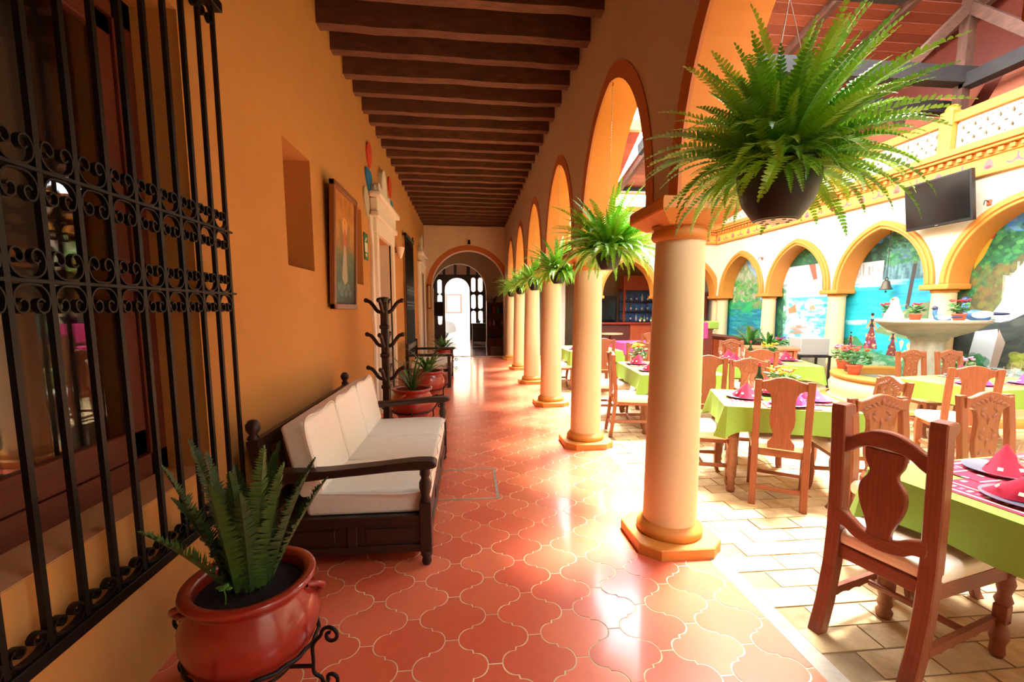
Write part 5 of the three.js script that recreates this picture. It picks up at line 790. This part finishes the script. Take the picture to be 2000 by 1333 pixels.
  rect('#5cc3cf', -10.9, -8.7, 0.2, 1.78); dabs(['#ffffff', '#f3fbfb', '#e7f6f5'], 150, -10.7, -9.5, 0.5, 1.7, 0.06, 0.18, 0.75, 0.5); shape('#c98a58', [[-10.55, 1.5], [-10.3, 1.62], [-10.25, 1.42], [-10.5, 1.38]]); shape('#d7a070', [[-9.85, 1.55], [-9.7, 1.6], [-9.65, 1.48], [-9.8, 1.46]]); strokes(['#2fb4bd', '#8fdde2', '#ffffff', '#1da2b4'], 160, -10, -8.7, 0.4, 1.7, 0.3, 9, 0.6); shape('#2d6a4c', [[-10.95, 0.2], [-10.95, 2.2], [-10.75, 2.0], [-10.65, 0.2]]); dabs(['#3f8a58', '#2a6848', '#5ea868'], 90, -10.95, -10.6, 0.4, 2.1, 0.03, 0.07, 0.6, 1.2); strokes(['#c98a6a'], 16, -10.5, -10.2, 0.9, 1.1, 0.3, 10, 0.7);
  dabs(['#9cc47c', '#6fae66', '#c8dca8'], 160, -10.8, -8.8, 0.25, 0.75, 0.03, 0.08, 0.7, 1.3);
  // third arch: turquoise pool, falls, tall tree, women and lilies
  shape('#22402e', [[-8.9, 2.45], [-8.9, 2.62], [-8.5, 2.7], [-7.9, 2.8], [-7.4, 2.75], [-6.6, 2.8], [-6.6, 2.0], [-8.9, 2.0]]); dabs(['#2c5a3c', '#1d3a2a', '#3f7850', '#587f70'], 170, -8.9, -6.7, 2.3, 2.8, 0.04, 0.1, 0.6); rect('#cfd5d2', -8.95, -8.0, 2.02, 2.43); strokes(['#f1f4f2', '#b3bdb8', '#8a7464', '#e3e8e4'], 110, -8.95, -8.0, 2.15, 2.4, 0.18, 7, 0.7, true); shape('#567f86', [[-8.0, 2.02], [-7.9, 2.9], [-7.0, 2.95], [-6.6, 2.6], [-6.6, 2.02]], 0.85); strokes(['#79a5a4', '#3c6468', '#8fb8b0'], 120, -7.95, -6.7, 2.05, 2.8, 0.25, 10, 0.5, true);
  rect('#16bcc6', -8.95, -6.6, 0.2, 2.04); rect('#2d9ddc', -7.75, -6.6, 1.55, 2.04); strokes(['#0fa9ba', '#2fd0d2', '#12c4c8', '#58dcdc'], 260, -8.9, -6.7, 0.8, 2.0, 0.5, 12, 0.55); strokes(['#d6f4f2', '#eefcfb'], 20, -8.9, -8.0, 1.95, 2.05, 0.4, 9, 0.8); strokes(['#cfeff0'], 10, -8.8, -8.5, 1.2, 1.26, 0.3, 8, 0.8); strokes(['#2a86d0', '#4fb4ea'], 60, -7.75, -6.7, 1.6, 2.0, 0.3, 10, 0.5);
  g.strokeStyle = '#4a4038'; g.lineWidth = 17; g.beginPath(); g.moveTo(X(-7.46), Y(1.5)); g.quadraticCurveTo(X(-7.4), Y(2.2), X(-7.28), Y(3.1)); g.stroke(); dabs(['#3f8a48', '#66ac58', '#2a6a40', '#4f9a58'], 190, -7.95, -6.8, 2.35, 3.1, 0.03, 0.08, 0.7, 0.6); dabs(['#1f4430', '#2c5a3c'], 90, -8.05, -7.4, 2.6, 3.15, 0.03, 0.07, 0.75);
  shape('#6f8a5a', [[-8.1, 1.05], [-7.7, 1.4], [-7.2, 1.6], [-6.6, 1.7], [-6.6, 0.9], [-7.4, 0.95]]); dabs(['#7f9c60', '#a39068', '#557c4c', '#c0ab84'], 170, -7.9, -6.6, 1.0, 1.6, 0.03, 0.09, 0.65);
  shape('#3f8a58', [[-8.95, 0.2], [-8.95, 0.85], [-8.5, 0.95], [-8.2, 0.7], [-7.7, 0.6], [-7.1, 0.85], [-6.6, 0.8], [-6.6, 0.2]]); dabs(['#4f9a60', '#2f7450', '#6aac70', '#9cb08c', '#b8b49a'], 260, -8.95, -6.6, 0.22, 0.7, 0.03, 0.1, 0.6);
  const woman = (z, y, s, skirt) => { shape('#7c2f2c', [[z - 0.02 * s, y + 0.55 * s], [z - 0.19 * s, y], [z + 0.19 * s, y], [z + 0.03 * s, y + 0.55 * s]]); dabs(skirt, 46, z - 0.13 * s, z + 0.13 * s, y + 0.02, y + 0.34 * s, 0.014 * s, 0.026 * s, 0.95, 0.9); shape('#2b2622', [[z - 0.06 * s, y + 0.5 * s], [z + 0.07 * s, y + 0.5 * s], [z + 0.06 * s, y + 0.68 * s], [z - 0.05 * s, y + 0.68 * s]]); shape('#c88a5c', [[z - 0.05 * s, y + 0.68 * s], [z - 0.14 * s, y + 0.48 * s], [z - 0.1 * s, y + 0.46 * s], [z - 0.02 * s, y + 0.6 * s]]); shape('#c88a5c', [[z + 0.05 * s, y + 0.68 * s], [z + 0.15 * s, y + 0.44 * s], [z + 0.11 * s, y + 0.42 * s], [z + 0.02 * s, y + 0.6 * s]]); g.fillStyle = '#c8905f'; g.beginPath(); g.ellipse(X(z), Y(y + 0.75 * s), 0.035 * s * kx, 0.05 * s * ky, 0, 0, 7); g.fill(); g.fillStyle = '#1c1614'; g.beginPath(); g.ellipse(X(z), Y(y + 0.785 * s), 0.045 * s * kx, 0.035 * s * ky, 0, 0, 7); g.fill(); };
  woman(-8.15, 0.72, 0.86, ['#3a6fc0', '#e8e4e0', '#c84a3a', '#d8b040', '#e070a0']); woman(-7.68, 0.62, 0.62, ['#3a3030', '#4a3a34', '#c89040', '#2a2424']); woman(-8.62, 0.62, 0.5, ['#3f5fa8', '#e8e8e8', '#2c4884']);
  for (const [z, y] of [[-7.5, 0.84], [-7.42, 0.66], [-7.36, 0.8], [-7.28, 0.62], [-7.22, 0.84], [-7.2, 0.68], [-7.08, 0.72], [-7.02, 0.6], [-6.95, 0.74], [-6.98, 0.5], [-7.48, 0.6]]) { shape('#f6f2dc', [[z - 0.045, y + 0.06], [z, y + 0.1], [z + 0.045, y + 0.06], [z + 0.02, y - 0.04], [z, y - 0.1], [z - 0.02, y - 0.04]]); g.fillStyle = '#e6d070'; g.beginPath(); g.ellipse(X(z), Y(y + 0.03), 5, 10, 0, 0, 7); g.fill(); g.strokeStyle = '#4f8a4c'; g.lineWidth = 4; g.beginPath(); g.moveTo(X(z), Y(y - 0.1)); g.lineTo(X(z), Y(y - 0.28)); g.stroke(); }
  // fourth arch: jungle cliff, parrot, tall fall
  rect('#2f6f42', -6.7, -4.3, 1.4, 2.62); dabs(['#2f7d44', '#4ea24c', '#23603c', '#6ab454', '#1f4f3a', '#3d8f58'], 900, -6.7, -4.4, 1.55, 2.72, 0.02, 0.06, 0.7, 0.7); shape('#5f5c34', [[-6.6, 1.2], [-6.5, 1.6], [-6.1, 2.0], [-5.8, 2.3], [-5.6, 2.2], [-6.0, 1.2]]); dabs(['#7a7038', '#8f8434', '#5a5a36', '#8a6238', '#6b7a3a'], 260, -6.55, -5.75, 1.2, 2.15, 0.02, 0.055, 0.6, 1.3); shape('#eef0ee', [[-6.2, 1.25], [-6.0, 1.6], [-5.9, 2.0], [-5.75, 2.2], [-4.3, 2.3], [-4.3, 1.2]]); strokes(['#ffffff', '#d3dbdc', '#f4f7f6', '#bcc8ca'], 170, -6.0, -4.4, 1.3, 2.2, 0.5, 9, 0.6, true);
  rect('#3a4538', -6.6, -4.3, 0.2, 1.3); shape('#3c4038', [[-6.6, 0.2], [-6.6, 1.35], [-6.2, 1.2], [-5.9, 1.3], [-5.5, 1.55], [-4.3, 1.65], [-4.3, 0.2]]); dabs(['#4a5044', '#2c302a', '#5a5e50', '#3f4a3c'], 220, -6.6, -4.3, 0.3, 1.4, 0.05, 0.14, 0.6); shape('#dfe3e2', [[-6.3, 1.15], [-6.0, 1.2], [-5.95, 0.9], [-6.05, 0.5], [-6.4, 0.5]]); shape('#b9a08c', [[-5.98, 1.2], [-5.88, 1.0], [-5.95, 0.6], [-6.05, 0.6]]); dabs(['#2f7a48', '#3f9a58', '#1f5a48'], 90, -6.6, -6.1, 0.3, 0.75, 0.03, 0.08, 0.7, 1.2); dabs(['#b4bc3c', '#8fa034', '#c9cf58'], 90, -5.75, -5.1, 0.45, 0.85, 0.04, 0.09, 0.7, 0.7); strokes(['#cfe6ea'], 30, -6.3, -5.7, 0.45, 0.6, 0.3, 8, 0.7);
  g.strokeStyle = '#7a4a2c'; g.lineWidth = 10; g.beginPath(); g.moveTo(X(-6.65), Y(2.28)); g.quadraticCurveTo(X(-6.45), Y(2.35), X(-6.25), Y(2.6)); g.stroke(); shape('#d0382c', [[-6.28, 2.74], [-6.18, 2.8], [-6.12, 2.72], [-6.2, 2.56], [-6.3, 2.56]]); shape('#e0b028', [[-6.3, 2.58], [-6.2, 2.56], [-6.3, 2.3], [-6.42, 2.12], [-6.42, 2.2]]); shape('#3f9a48', [[-6.12, 2.76], [-6.05, 2.8], [-6.04, 2.72]]);
});
{
  const m = thing('mural', 'mural of waterfalls, turquoise water and jungle painted on the patio wall', 'mural', [7.955, 1.8, -8.72]);
  part('painted_surface', new THREE.PlaneGeometry(8.84, 3.2).rotateY(-PI / 2), std(0xe2e2e2, 0.75, { map: muralTex }), m);
}
// ---- fountain
{
  const cx = 6.98, cz = -6.12, o = thing('stone_fountain', 'round cream basin fountain with stone pedestal bowl before the mural', 'fountain', [cx, 0, cz]);
  const rr = 1.12, half = (pts, seg = 48) => new THREE.LatheGeometry(pts.map(([r, y]) => V2(r, y)), seg, PI * 0.96, PI * 1.08).rotateY(0);
  const wallP = [[rr + 0.16, 0], [rr + 0.16, 0.05], [rr + 0.1, 0.08], [rr + 0.04, 0.12], [rr + 0.07, 0.2], [rr + 0.08, 0.3], [rr + 0.03, 0.38], [rr + 0.0, 0.41]];
  const partLathe = (pts) => new THREE.LatheGeometry(pts.map(([r, y]) => V2(r, y)), 56, PI * 0.845, PI * 1.31); const disc = (r, y) => { const l = []; for (let k = 0; k <= 40; k++) { const a = PI * 0.845 + PI * 1.31 * k / 40; l.push([r * sin(a), -r * cos(a)]); } return extrude(poly(l), 0.02).rotateX(-PI / 2).translate(0, y - 0.02, 0); };
  part('basin_wall', partLathe(wallP), M.cream, o); part('basin_foot', partLathe([[rr + 0.2, 0], [rr + 0.2, 0.07], [rr + 0.16, 0.09], [rr + 0.1, 0.1]]), M.trimOrange, o);
  part('basin_rim', partLathe([[rr + 0.0, 0.4], [rr + 0.06, 0.42], [rr + 0.07, 0.46], [rr + 0.03, 0.49], [rr - 0.12, 0.49], [rr - 0.13, 0.46], [rr - 0.13, 0.1]]), M.trimOrange, o);
  part('basin_floor', disc(rr - 0.13, 0.1), M.stone, o); part('water', disc(rr - 0.132, 0.36), M.water, o);
  part('pedestal', lathe([[0.001, 0.08], [0.26, 0.08], [0.26, 0.3], [0.21, 0.36], [0.2, 0.42], [0.2, 1.0], [0.23, 1.04], [0.26, 1.1]], 28), M.stone, o);
  part('bowl', lathe([[0.15, 1.06], [0.3, 1.09], [0.5, 1.18], [0.62, 1.28], [0.66, 1.3], [0.66, 1.345], [0.63, 1.345], [0.6, 1.3], [0.4, 1.18], [0.001, 1.14]], 48), M.stone, o); part('bowl_fill', lathe([[0.001, 1.31], [0.61, 1.31]], 32), M.stone, o);
  const onBowl = (a, r = 0.5) => [cx + r * sin(a), 1.312, cz + r * cos(a)];
  flowerPot('red flower in a clay pot at the left of the stone bowl', onBowl(-2.15, 0.5), M.petalRed, 41, M.terracotta, 0.14, 0.075, 1.0, 5, 40); flowerPot('red flower in a clay pot in the middle of the stone bowl', onBowl(-1.25, 0.42), M.petalRed, 42, M.terracotta, 0.14, 0.075, 1.0, 4, 40); flowerPot('red flower in a clay pot at the right of the stone bowl', onBowl(0.15, 0.36), M.petalRed, 43, M.terracotta, 0.17, 0.078, 1.0, 5, 40);
  // white goose-shaped jar
  const gs = thing('goose_jar', 'white goose-shaped ceramic jar on the left of the stone bowl', 'ornament', onBowl(-1.75, 0.52), -1.2);
  part('jar_body', lathe([[0.001, 0], [0.1, 0.005], [0.125, 0.05], [0.12, 0.1], [0.085, 0.17], [0.06, 0.23], [0.052, 0.28], [0.045, 0.33], [0.03, 0.36], [0.001, 0.37]], 24), M.china, gs); part('head', ball(0.05, 0, 0.345, 0.03, 12).scale(1, 0.9, 1), M.china, gs); part('beak', new THREE.ConeGeometry(0.02, 0.07, 8).rotateX(PI / 2).translate(0, 0.335, 0.1), M.petalOrange, gs);
  // blue ceramic birds
  const bird = (label, pos, turn, s) => { const b = thing('ceramic_bird', label, 'ornament', pos, turn, 'blue ceramic birds'); const blue = phys(rgb(70, 120, 180), 0.35, { clearcoat: 0.4 }), dk = phys(rgb(40, 50, 80), 0.35); part('body', new THREE.SphereGeometry(1, 18, 12).scale(0.075 * s, 0.07 * s, 0.13 * s).rotateX(-0.25).translate(0, 0.075 * s, 0), blue, b); part('neck', tube([[0, 0.1 * s, 0.08 * s], [0, 0.17 * s, 0.11 * s], [0, 0.24 * s, 0.1 * s]], 0.035 * s, 10, 8), blue, b); part('head', ball(0.045 * s, 0, 0.265 * s, 0.11 * s, 12), dk, b); part('beak', new THREE.ConeGeometry(0.014 * s, 0.05 * s, 8).rotateX(PI / 2).translate(0, 0.26 * s, 0.165 * s), M.petalOrange, b); part('tail', new THREE.SphereGeometry(1, 10, 8).scale(0.045 * s, 0.02 * s, 0.12 * s).translate(0, 0.1 * s, -0.17 * s), dk, b); for (const d of [-1, 1]) part('wing', new THREE.SphereGeometry(1, 10, 8).scale(0.02 * s, 0.045 * s, 0.1 * s).rotateX(0.1).translate(d * 0.07 * s, 0.09 * s, -0.03 * s), M.china, b); return b; };
  bird('small blue ceramic bird in the middle of the stone bowl', onBowl(-0.55, 0.42), -2.4, 0.75); bird('large blue ceramic duck at the right edge of the stone bowl', onBowl(0.9, 0.5), -2.2, 1.2);
  flowerPot('pink geranium pot at the left end of the fountain rim', [cx - 0.62, 0.492, cz - 0.82], M.petalPink, 44, M.terracotta, 0.2, 0.1, 1.2, 14, 80); flowerPot('orange geranium pot on the left of the fountain rim', [5.95, 0.492, -6.28], [M.petalOrange, M.petalOrange, M.petalRed], 45, M.terracotta, 0.24, 0.1, 1.2, 18, 90); flowerPot('pink flower pot on the front of the fountain rim behind the chairs', [cx - 0.55, 0.492, cz + 0.9], M.petalPink, 46, M.terracotta, 0.2, 0.1, 1.2, 14, 70);
}
// ---- television, bell, small wall lamps
{
  const tv = thing('television', 'large black television tilted from the mural wall', 'television', [7.42, 2.8, -6.52]); const w = 1.06, h = 0.74;
  const T2 = (g) => g.rotateX(0.14).rotateY(-PI / 2 - 0.06);
  part('housing', T2(rbox(w, h, 0.07, 0.012, 0, h / 2, 0)), M.plasticBlack, tv); part('screen', T2(span(-w / 2 + 0.025, w / 2 - 0.025, 0.045, h - 0.025, 0.036, 0.037)), M.screen, tv); part('badge', T2(span(-0.03, 0.03, 0.016, 0.026, 0.036, 0.0375)), M.steel, tv);
  part('bracket', [bar([0.03, 0.4, 0], [0.19, 0.5, 0], 0.06), bar([0.1, 0.6, 0.1], [0.19, 0.6, 0.1], 0.04)], M.ironDull, tv);
  const bl = thing('hanging_bell', 'bronze bell hanging on a rope before the turquoise mural', 'bell', [7.78, 1.86, -7.68]);
  part('bell_body', lathe([[0.1, 0], [0.105, 0.012], [0.078, 0.05], [0.062, 0.11], [0.055, 0.15], [0.03, 0.172], [0.001, 0.175]], 24), std(M.bronze.color, 0.5, { metalness: 0.6, side: THREE.DoubleSide }), bl); part('clapper', [cyl(0.006, 0.006, 0.08, 0, -0.03, 0, 8), ball(0.018, 0, -0.04, 0, 8)], M.bronze, bl); part('crown', new THREE.TorusGeometry(0.03, 0.009, 8, 16).translate(0, 0.2, 0), M.bronze, bl); part('rope', tube([[0, 0.22, 0], [0.003, 0.7, 0], [0, 1.12, 0]], 0.007, 8, 5), M.rope, bl);
  const lamp = (label, y, z) => { const l = thing('wall_bracket', label, 'bracket', [XM, y, z], 0, 'small wall brackets'); part('plate', rspan(-0.02, 0, -0.04, 0.04, -0.03, 0.03, 0.005), M.terracotta, l); part('arm', tube([[-0.01, 0, 0], [-0.12, 0.02, 0.03], [-0.16, -0.05, 0.05]], 0.006, 10, 5), M.ironDull, l); };
  lamp('small iron bracket right of the television', 3.05, -6.0); lamp('small iron bracket between the left mural arches', 2.8, -11.05);
}
// ---- side furniture along the mural
{
  const w = wood(rgb(190, 104, 58), 0.5);
  const c = thing('console_cabinet', 'orange wooden console cabinet left of the fountain', 'cabinet', [5.72, 0, -7.9], -0.5); part('body', [muv(rspan(-0.4, -0.34, 0, 0.74, -0.24, 0.24), 'y'), muv(rspan(0.34, 0.4, 0, 0.74, -0.24, 0.24), 'y'), muv(span(-0.34, 0.34, 0.05, 0.7, -0.24, -0.21), 'y')], w, c); part('top', muv(rspan(-0.44, 0.44, 0.74, 0.79, -0.28, 0.28, 0.012), 'x'), w, c); part('drawer', muv(rspan(-0.33, 0.33, 0.58, 0.72, 0.19, 0.225), 'x'), w, c); part('shelf', muv(span(-0.34, 0.34, 0.08, 0.12, -0.22, 0.22), 'x'), w, c);
  const s = thing('long_sideboard', 'long low brown sideboard under the first mural arch', 'sideboard', [7.1, 0, -11.8]); part('top', muv(rspan(-0.3, 0.3, 0.7, 0.76, -1.3, 1.3, 0.01), 'z'), M.barDark, s); part('body', muv(rspan(-0.26, 0.28, 0, 0.7, -1.25, 1.25, 0.01), 'z'), M.barDark, s); for (let k = 0; k < 4; k++) part('door', muv(rspan(-0.285, -0.26, 0.06, 0.66, -1.2 + k * 0.61, -0.64 + k * 0.61, 0.006), 'y'), M.barWood, s);
  strapPlant('foliage_plant', 'dark green plant on the sideboard beside the left mural column', [7.05, 0.76, -12.4], 14, 0.36, 0.04, 95, M.leaf, 0.7, 1.0); strapPlant('foliage_plant', 'broad pale green plant under the white waterfall', [6.9, 0.55, -9.6], 22, 0.55, 0.06, 96, M.leaf, 0.8, 1.0); strapPlant('foliage_plant', 'big leafy plant before the second mural column', [6.9, 0.57, -10.3], 20, 0.6, 0.07, 97, M.leaf, 0.7, 0.9);
  const ps = thing('plant_ledge', 'grey stone planter ledge below the white waterfall', 'planter', [7.0, 0, -9.6]); part('box', muv(rspan(-0.3, 0.4, 0, 0.56, -0.85, 1.1, 0.02), 'z'), M.stone, ps); part('soil', span(-0.26, 0.36, 0.56, 0.575, -0.82, 1.05), M.soil, ps);
  flowerPot('purple and red flowers on the planter ledge', [6.8, 0.576, -9.05], [M.petalPurple, M.petalRed, M.petalPurple], 47, M.terracotta, 0.16, 0.08, 1.4, 12, 50);
  const bx = thing('grey_cooler', 'grey box on a black stand left of the fountain', 'box', [6.62, 0, -8.05], -0.2); part('box_body', rspan(-0.26, 0.26, 0.62, 0.95, -0.22, 0.22, 0.02), std(rgb(150, 148, 138), 0.5), bx); part('stand_top', rspan(-0.3, 0.3, 0.58, 0.62, -0.25, 0.25, 0.006), M.plasticBlack, bx); for (const x of [-0.27, 0.27]) for (const z of [-0.22, 0.22]) part('leg', bar([x, 0, z], [x, 0.58, z], 0.035), M.plasticBlack, bx); part('rail', [bar([-0.27, 0.12, 0.22], [0.27, 0.12, 0.22], 0.025), bar([-0.27, 0.12, -0.22], [0.27, 0.12, -0.22], 0.025)], M.plasticBlack, bx);
}
// ---- bar behind the far arches
const ORD = ['first', 'second', 'third', 'fourth', 'fifth', 'sixth', 'seventh'];
{
  const b = thing('bar_counter', 'reddish wooden bar counter behind the far arch', 'bar', [6.35, 0, -15.2]); part('front_panel', muv(rspan(-0.75, 0.9, 0, 0.98, -0.25, 0.25, 0.01), 'x'), M.barWood, b); part('side_panel', muv(rspan(-1.75, -0.75, 0, 0.98, -0.3, 0.2, 0.01), 'x'), M.barDark, b); part('counter_top', muv(rspan(-1.85, 1.0, 0.98, 1.04, -0.36, 0.36, 0.015), 'x'), wood(rgb(190, 60, 44), 0.3), b); for (const x of [-0.45, 0.1, 0.6]) part('raised_panel', muv(rspan(x - 0.2, x + 0.2, 0.2, 0.8, 0.25, 0.265, 0.006), 'y'), M.barWood, b);
  const c = thing('bar_shelf', 'tall reddish bar shelf with bottles behind the counter', 'cabinet', [6.55, 0, -16.6]); part('header', muv(rspan(-0.75, 1.2, 2.2, 2.75, -0.25, 0.3, 0.02), 'x'), M.barWood, c); for (const x of [-0.68, 1.1]) part('turned_post', lathe([[0.06, 0], [0.06, 1.0], [0.045, 1.05], [0.07, 1.2], [0.05, 1.4], [0.07, 1.6], [0.05, 1.8], [0.07, 2.0], [0.06, 2.2]], 14).translate(x, 0, 0.22), M.barWood, c); part('back_panel', span(-0.7, 1.15, 0.9, 2.2, -0.22, -0.2), std(rgb(70, 110, 160), 0.4), c); for (const y of [1.05, 1.42, 1.8]) part('shelf', span(-0.7, 1.15, y - 0.015, y, -0.2, 0.1), M.barDark, c); part('base', muv(rspan(-0.72, 1.18, 0, 0.95, -0.24, 0.24), 'x'), M.barDark, c);
  const cols = [[60, 130, 70], [40, 80, 150], [200, 210, 215], [150, 90, 40], [90, 150, 180]];
  [1.05, 1.42, 1.8].forEach((y, r) => { for (let k = 0; k < 7; k++) { const g = bottle(`${ORD[k]} liquor bottle from the left on the ${['lower', 'middle', 'upper'][r]} bar shelf`, [6.0 + k * 0.22, y, -16.62], rgb(...cols[(k + r * 2) % 5]), 0.24 + 0.03 * ((k + r) % 3)); g.userData.group = `bottles on the ${['lower', 'middle', 'upper'][r]} bar shelf`; } });
  for (let k = 0; k < 5; k++) { const g = bottle(`${ORD[k]} green glass bottle from the left on the bar counter`, [6.0 + k * 0.2, 1.04, -15.1 - (k % 2) * 0.12], rgb(90, 150, 80), 0.2); g.userData.group = 'bottles on the bar counter'; }
  const fd = thing('glass_fridge', 'blue-lit glass door fridge beside the bar shelf', 'fridge', [5.35, 0, -17.0]); part('cabinet', rspan(-0.35, 0.35, 0, 2.0, -0.3, 0.3, 0.02), M.plasticBlack, fd); part('door_glass', span(-0.28, 0.28, 0.2, 1.85, 0.3, 0.31), M.screen, fd);
  const rb = thing('red_cooler', 'red drinks cooler on a dark stand at the left of the bar', 'cooler', [4.2, 0, -15.3]); part('box_body', rspan(-0.28, 0.28, 1.02, 1.5, -0.25, 0.25, 0.03), M.redBox, rb); part('lid', rspan(-0.29, 0.29, 1.5, 1.55, -0.26, 0.26, 0.015), M.redBox, rb); part('stand', rspan(-0.3, 0.3, 0, 1.02, -0.26, 0.26, 0.01), M.barDark, rb);
  const rt = thing('round_table', 'small round pale table before the bar', 'table', [4.55, 0, -13.9]); part('top', cyl(0.4, 0.4, 0.035, 0, 0.7, 0, 32), std(rgb(226, 190, 140), 0.5), rt); part('post', cyl(0.04, 0.04, 0.7, 0, 0, 0, 12), M.barDark, rt); part('foot', cyl(0.22, 0.18, 0.03, 0, 0, 0, 20), M.barDark, rt);
  const sv = thing('serving_stand', 'serving stand under a pink cloth right of the near column', 'stand', [5.95, 0, -11.4]); part('frame', muv(rspan(-0.55, 0.45, 0, 1.12, -0.28, 0.28, 0.01), 'y'), M.barDark, sv); part('pink_cloth', rspan(-0.58, 0.32, 0.72, 1.16, -0.31, 0.31, 0.03), M.pink, sv); part('lime_runner', rspan(0.3, 0.6, 0.98, 1.18, -0.32, 0.32, 0.03), M.lime, sv);
  solo('black_bowl', lathe([[0.001, 0], [0.1, 0], [0.17, 0.1], [0.18, 0.16], [0.17, 0.16], [0.15, 0.1]], 20), M.plasticBlack, 'black bowl on the pink-covered serving stand', 'bowl', [6.15, 1.16, -11.4]);
  const wc = thing('wine_cabinet', 'tall dark red cabinet inside the arch right of the near column', 'cabinet', [7.3, 0, -14.15]); part('body', muv(rspan(-0.45, 0.45, 0, 1.95, -0.3, 0.3, 0.015), 'y'), M.barDark, wc); for (const x of [-0.22, 0.22]) part('door', muv(rspan(x - 0.2, x + 0.2, 0.1, 1.85, 0.3, 0.32, 0.008), 'y'), M.barDark, wc); part('crown', muv(rspan(-0.5, 0.5, 1.95, 2.05, -0.33, 0.35, 0.02), 'x'), M.barDark, wc);
}

renderer.render(scene, camera);
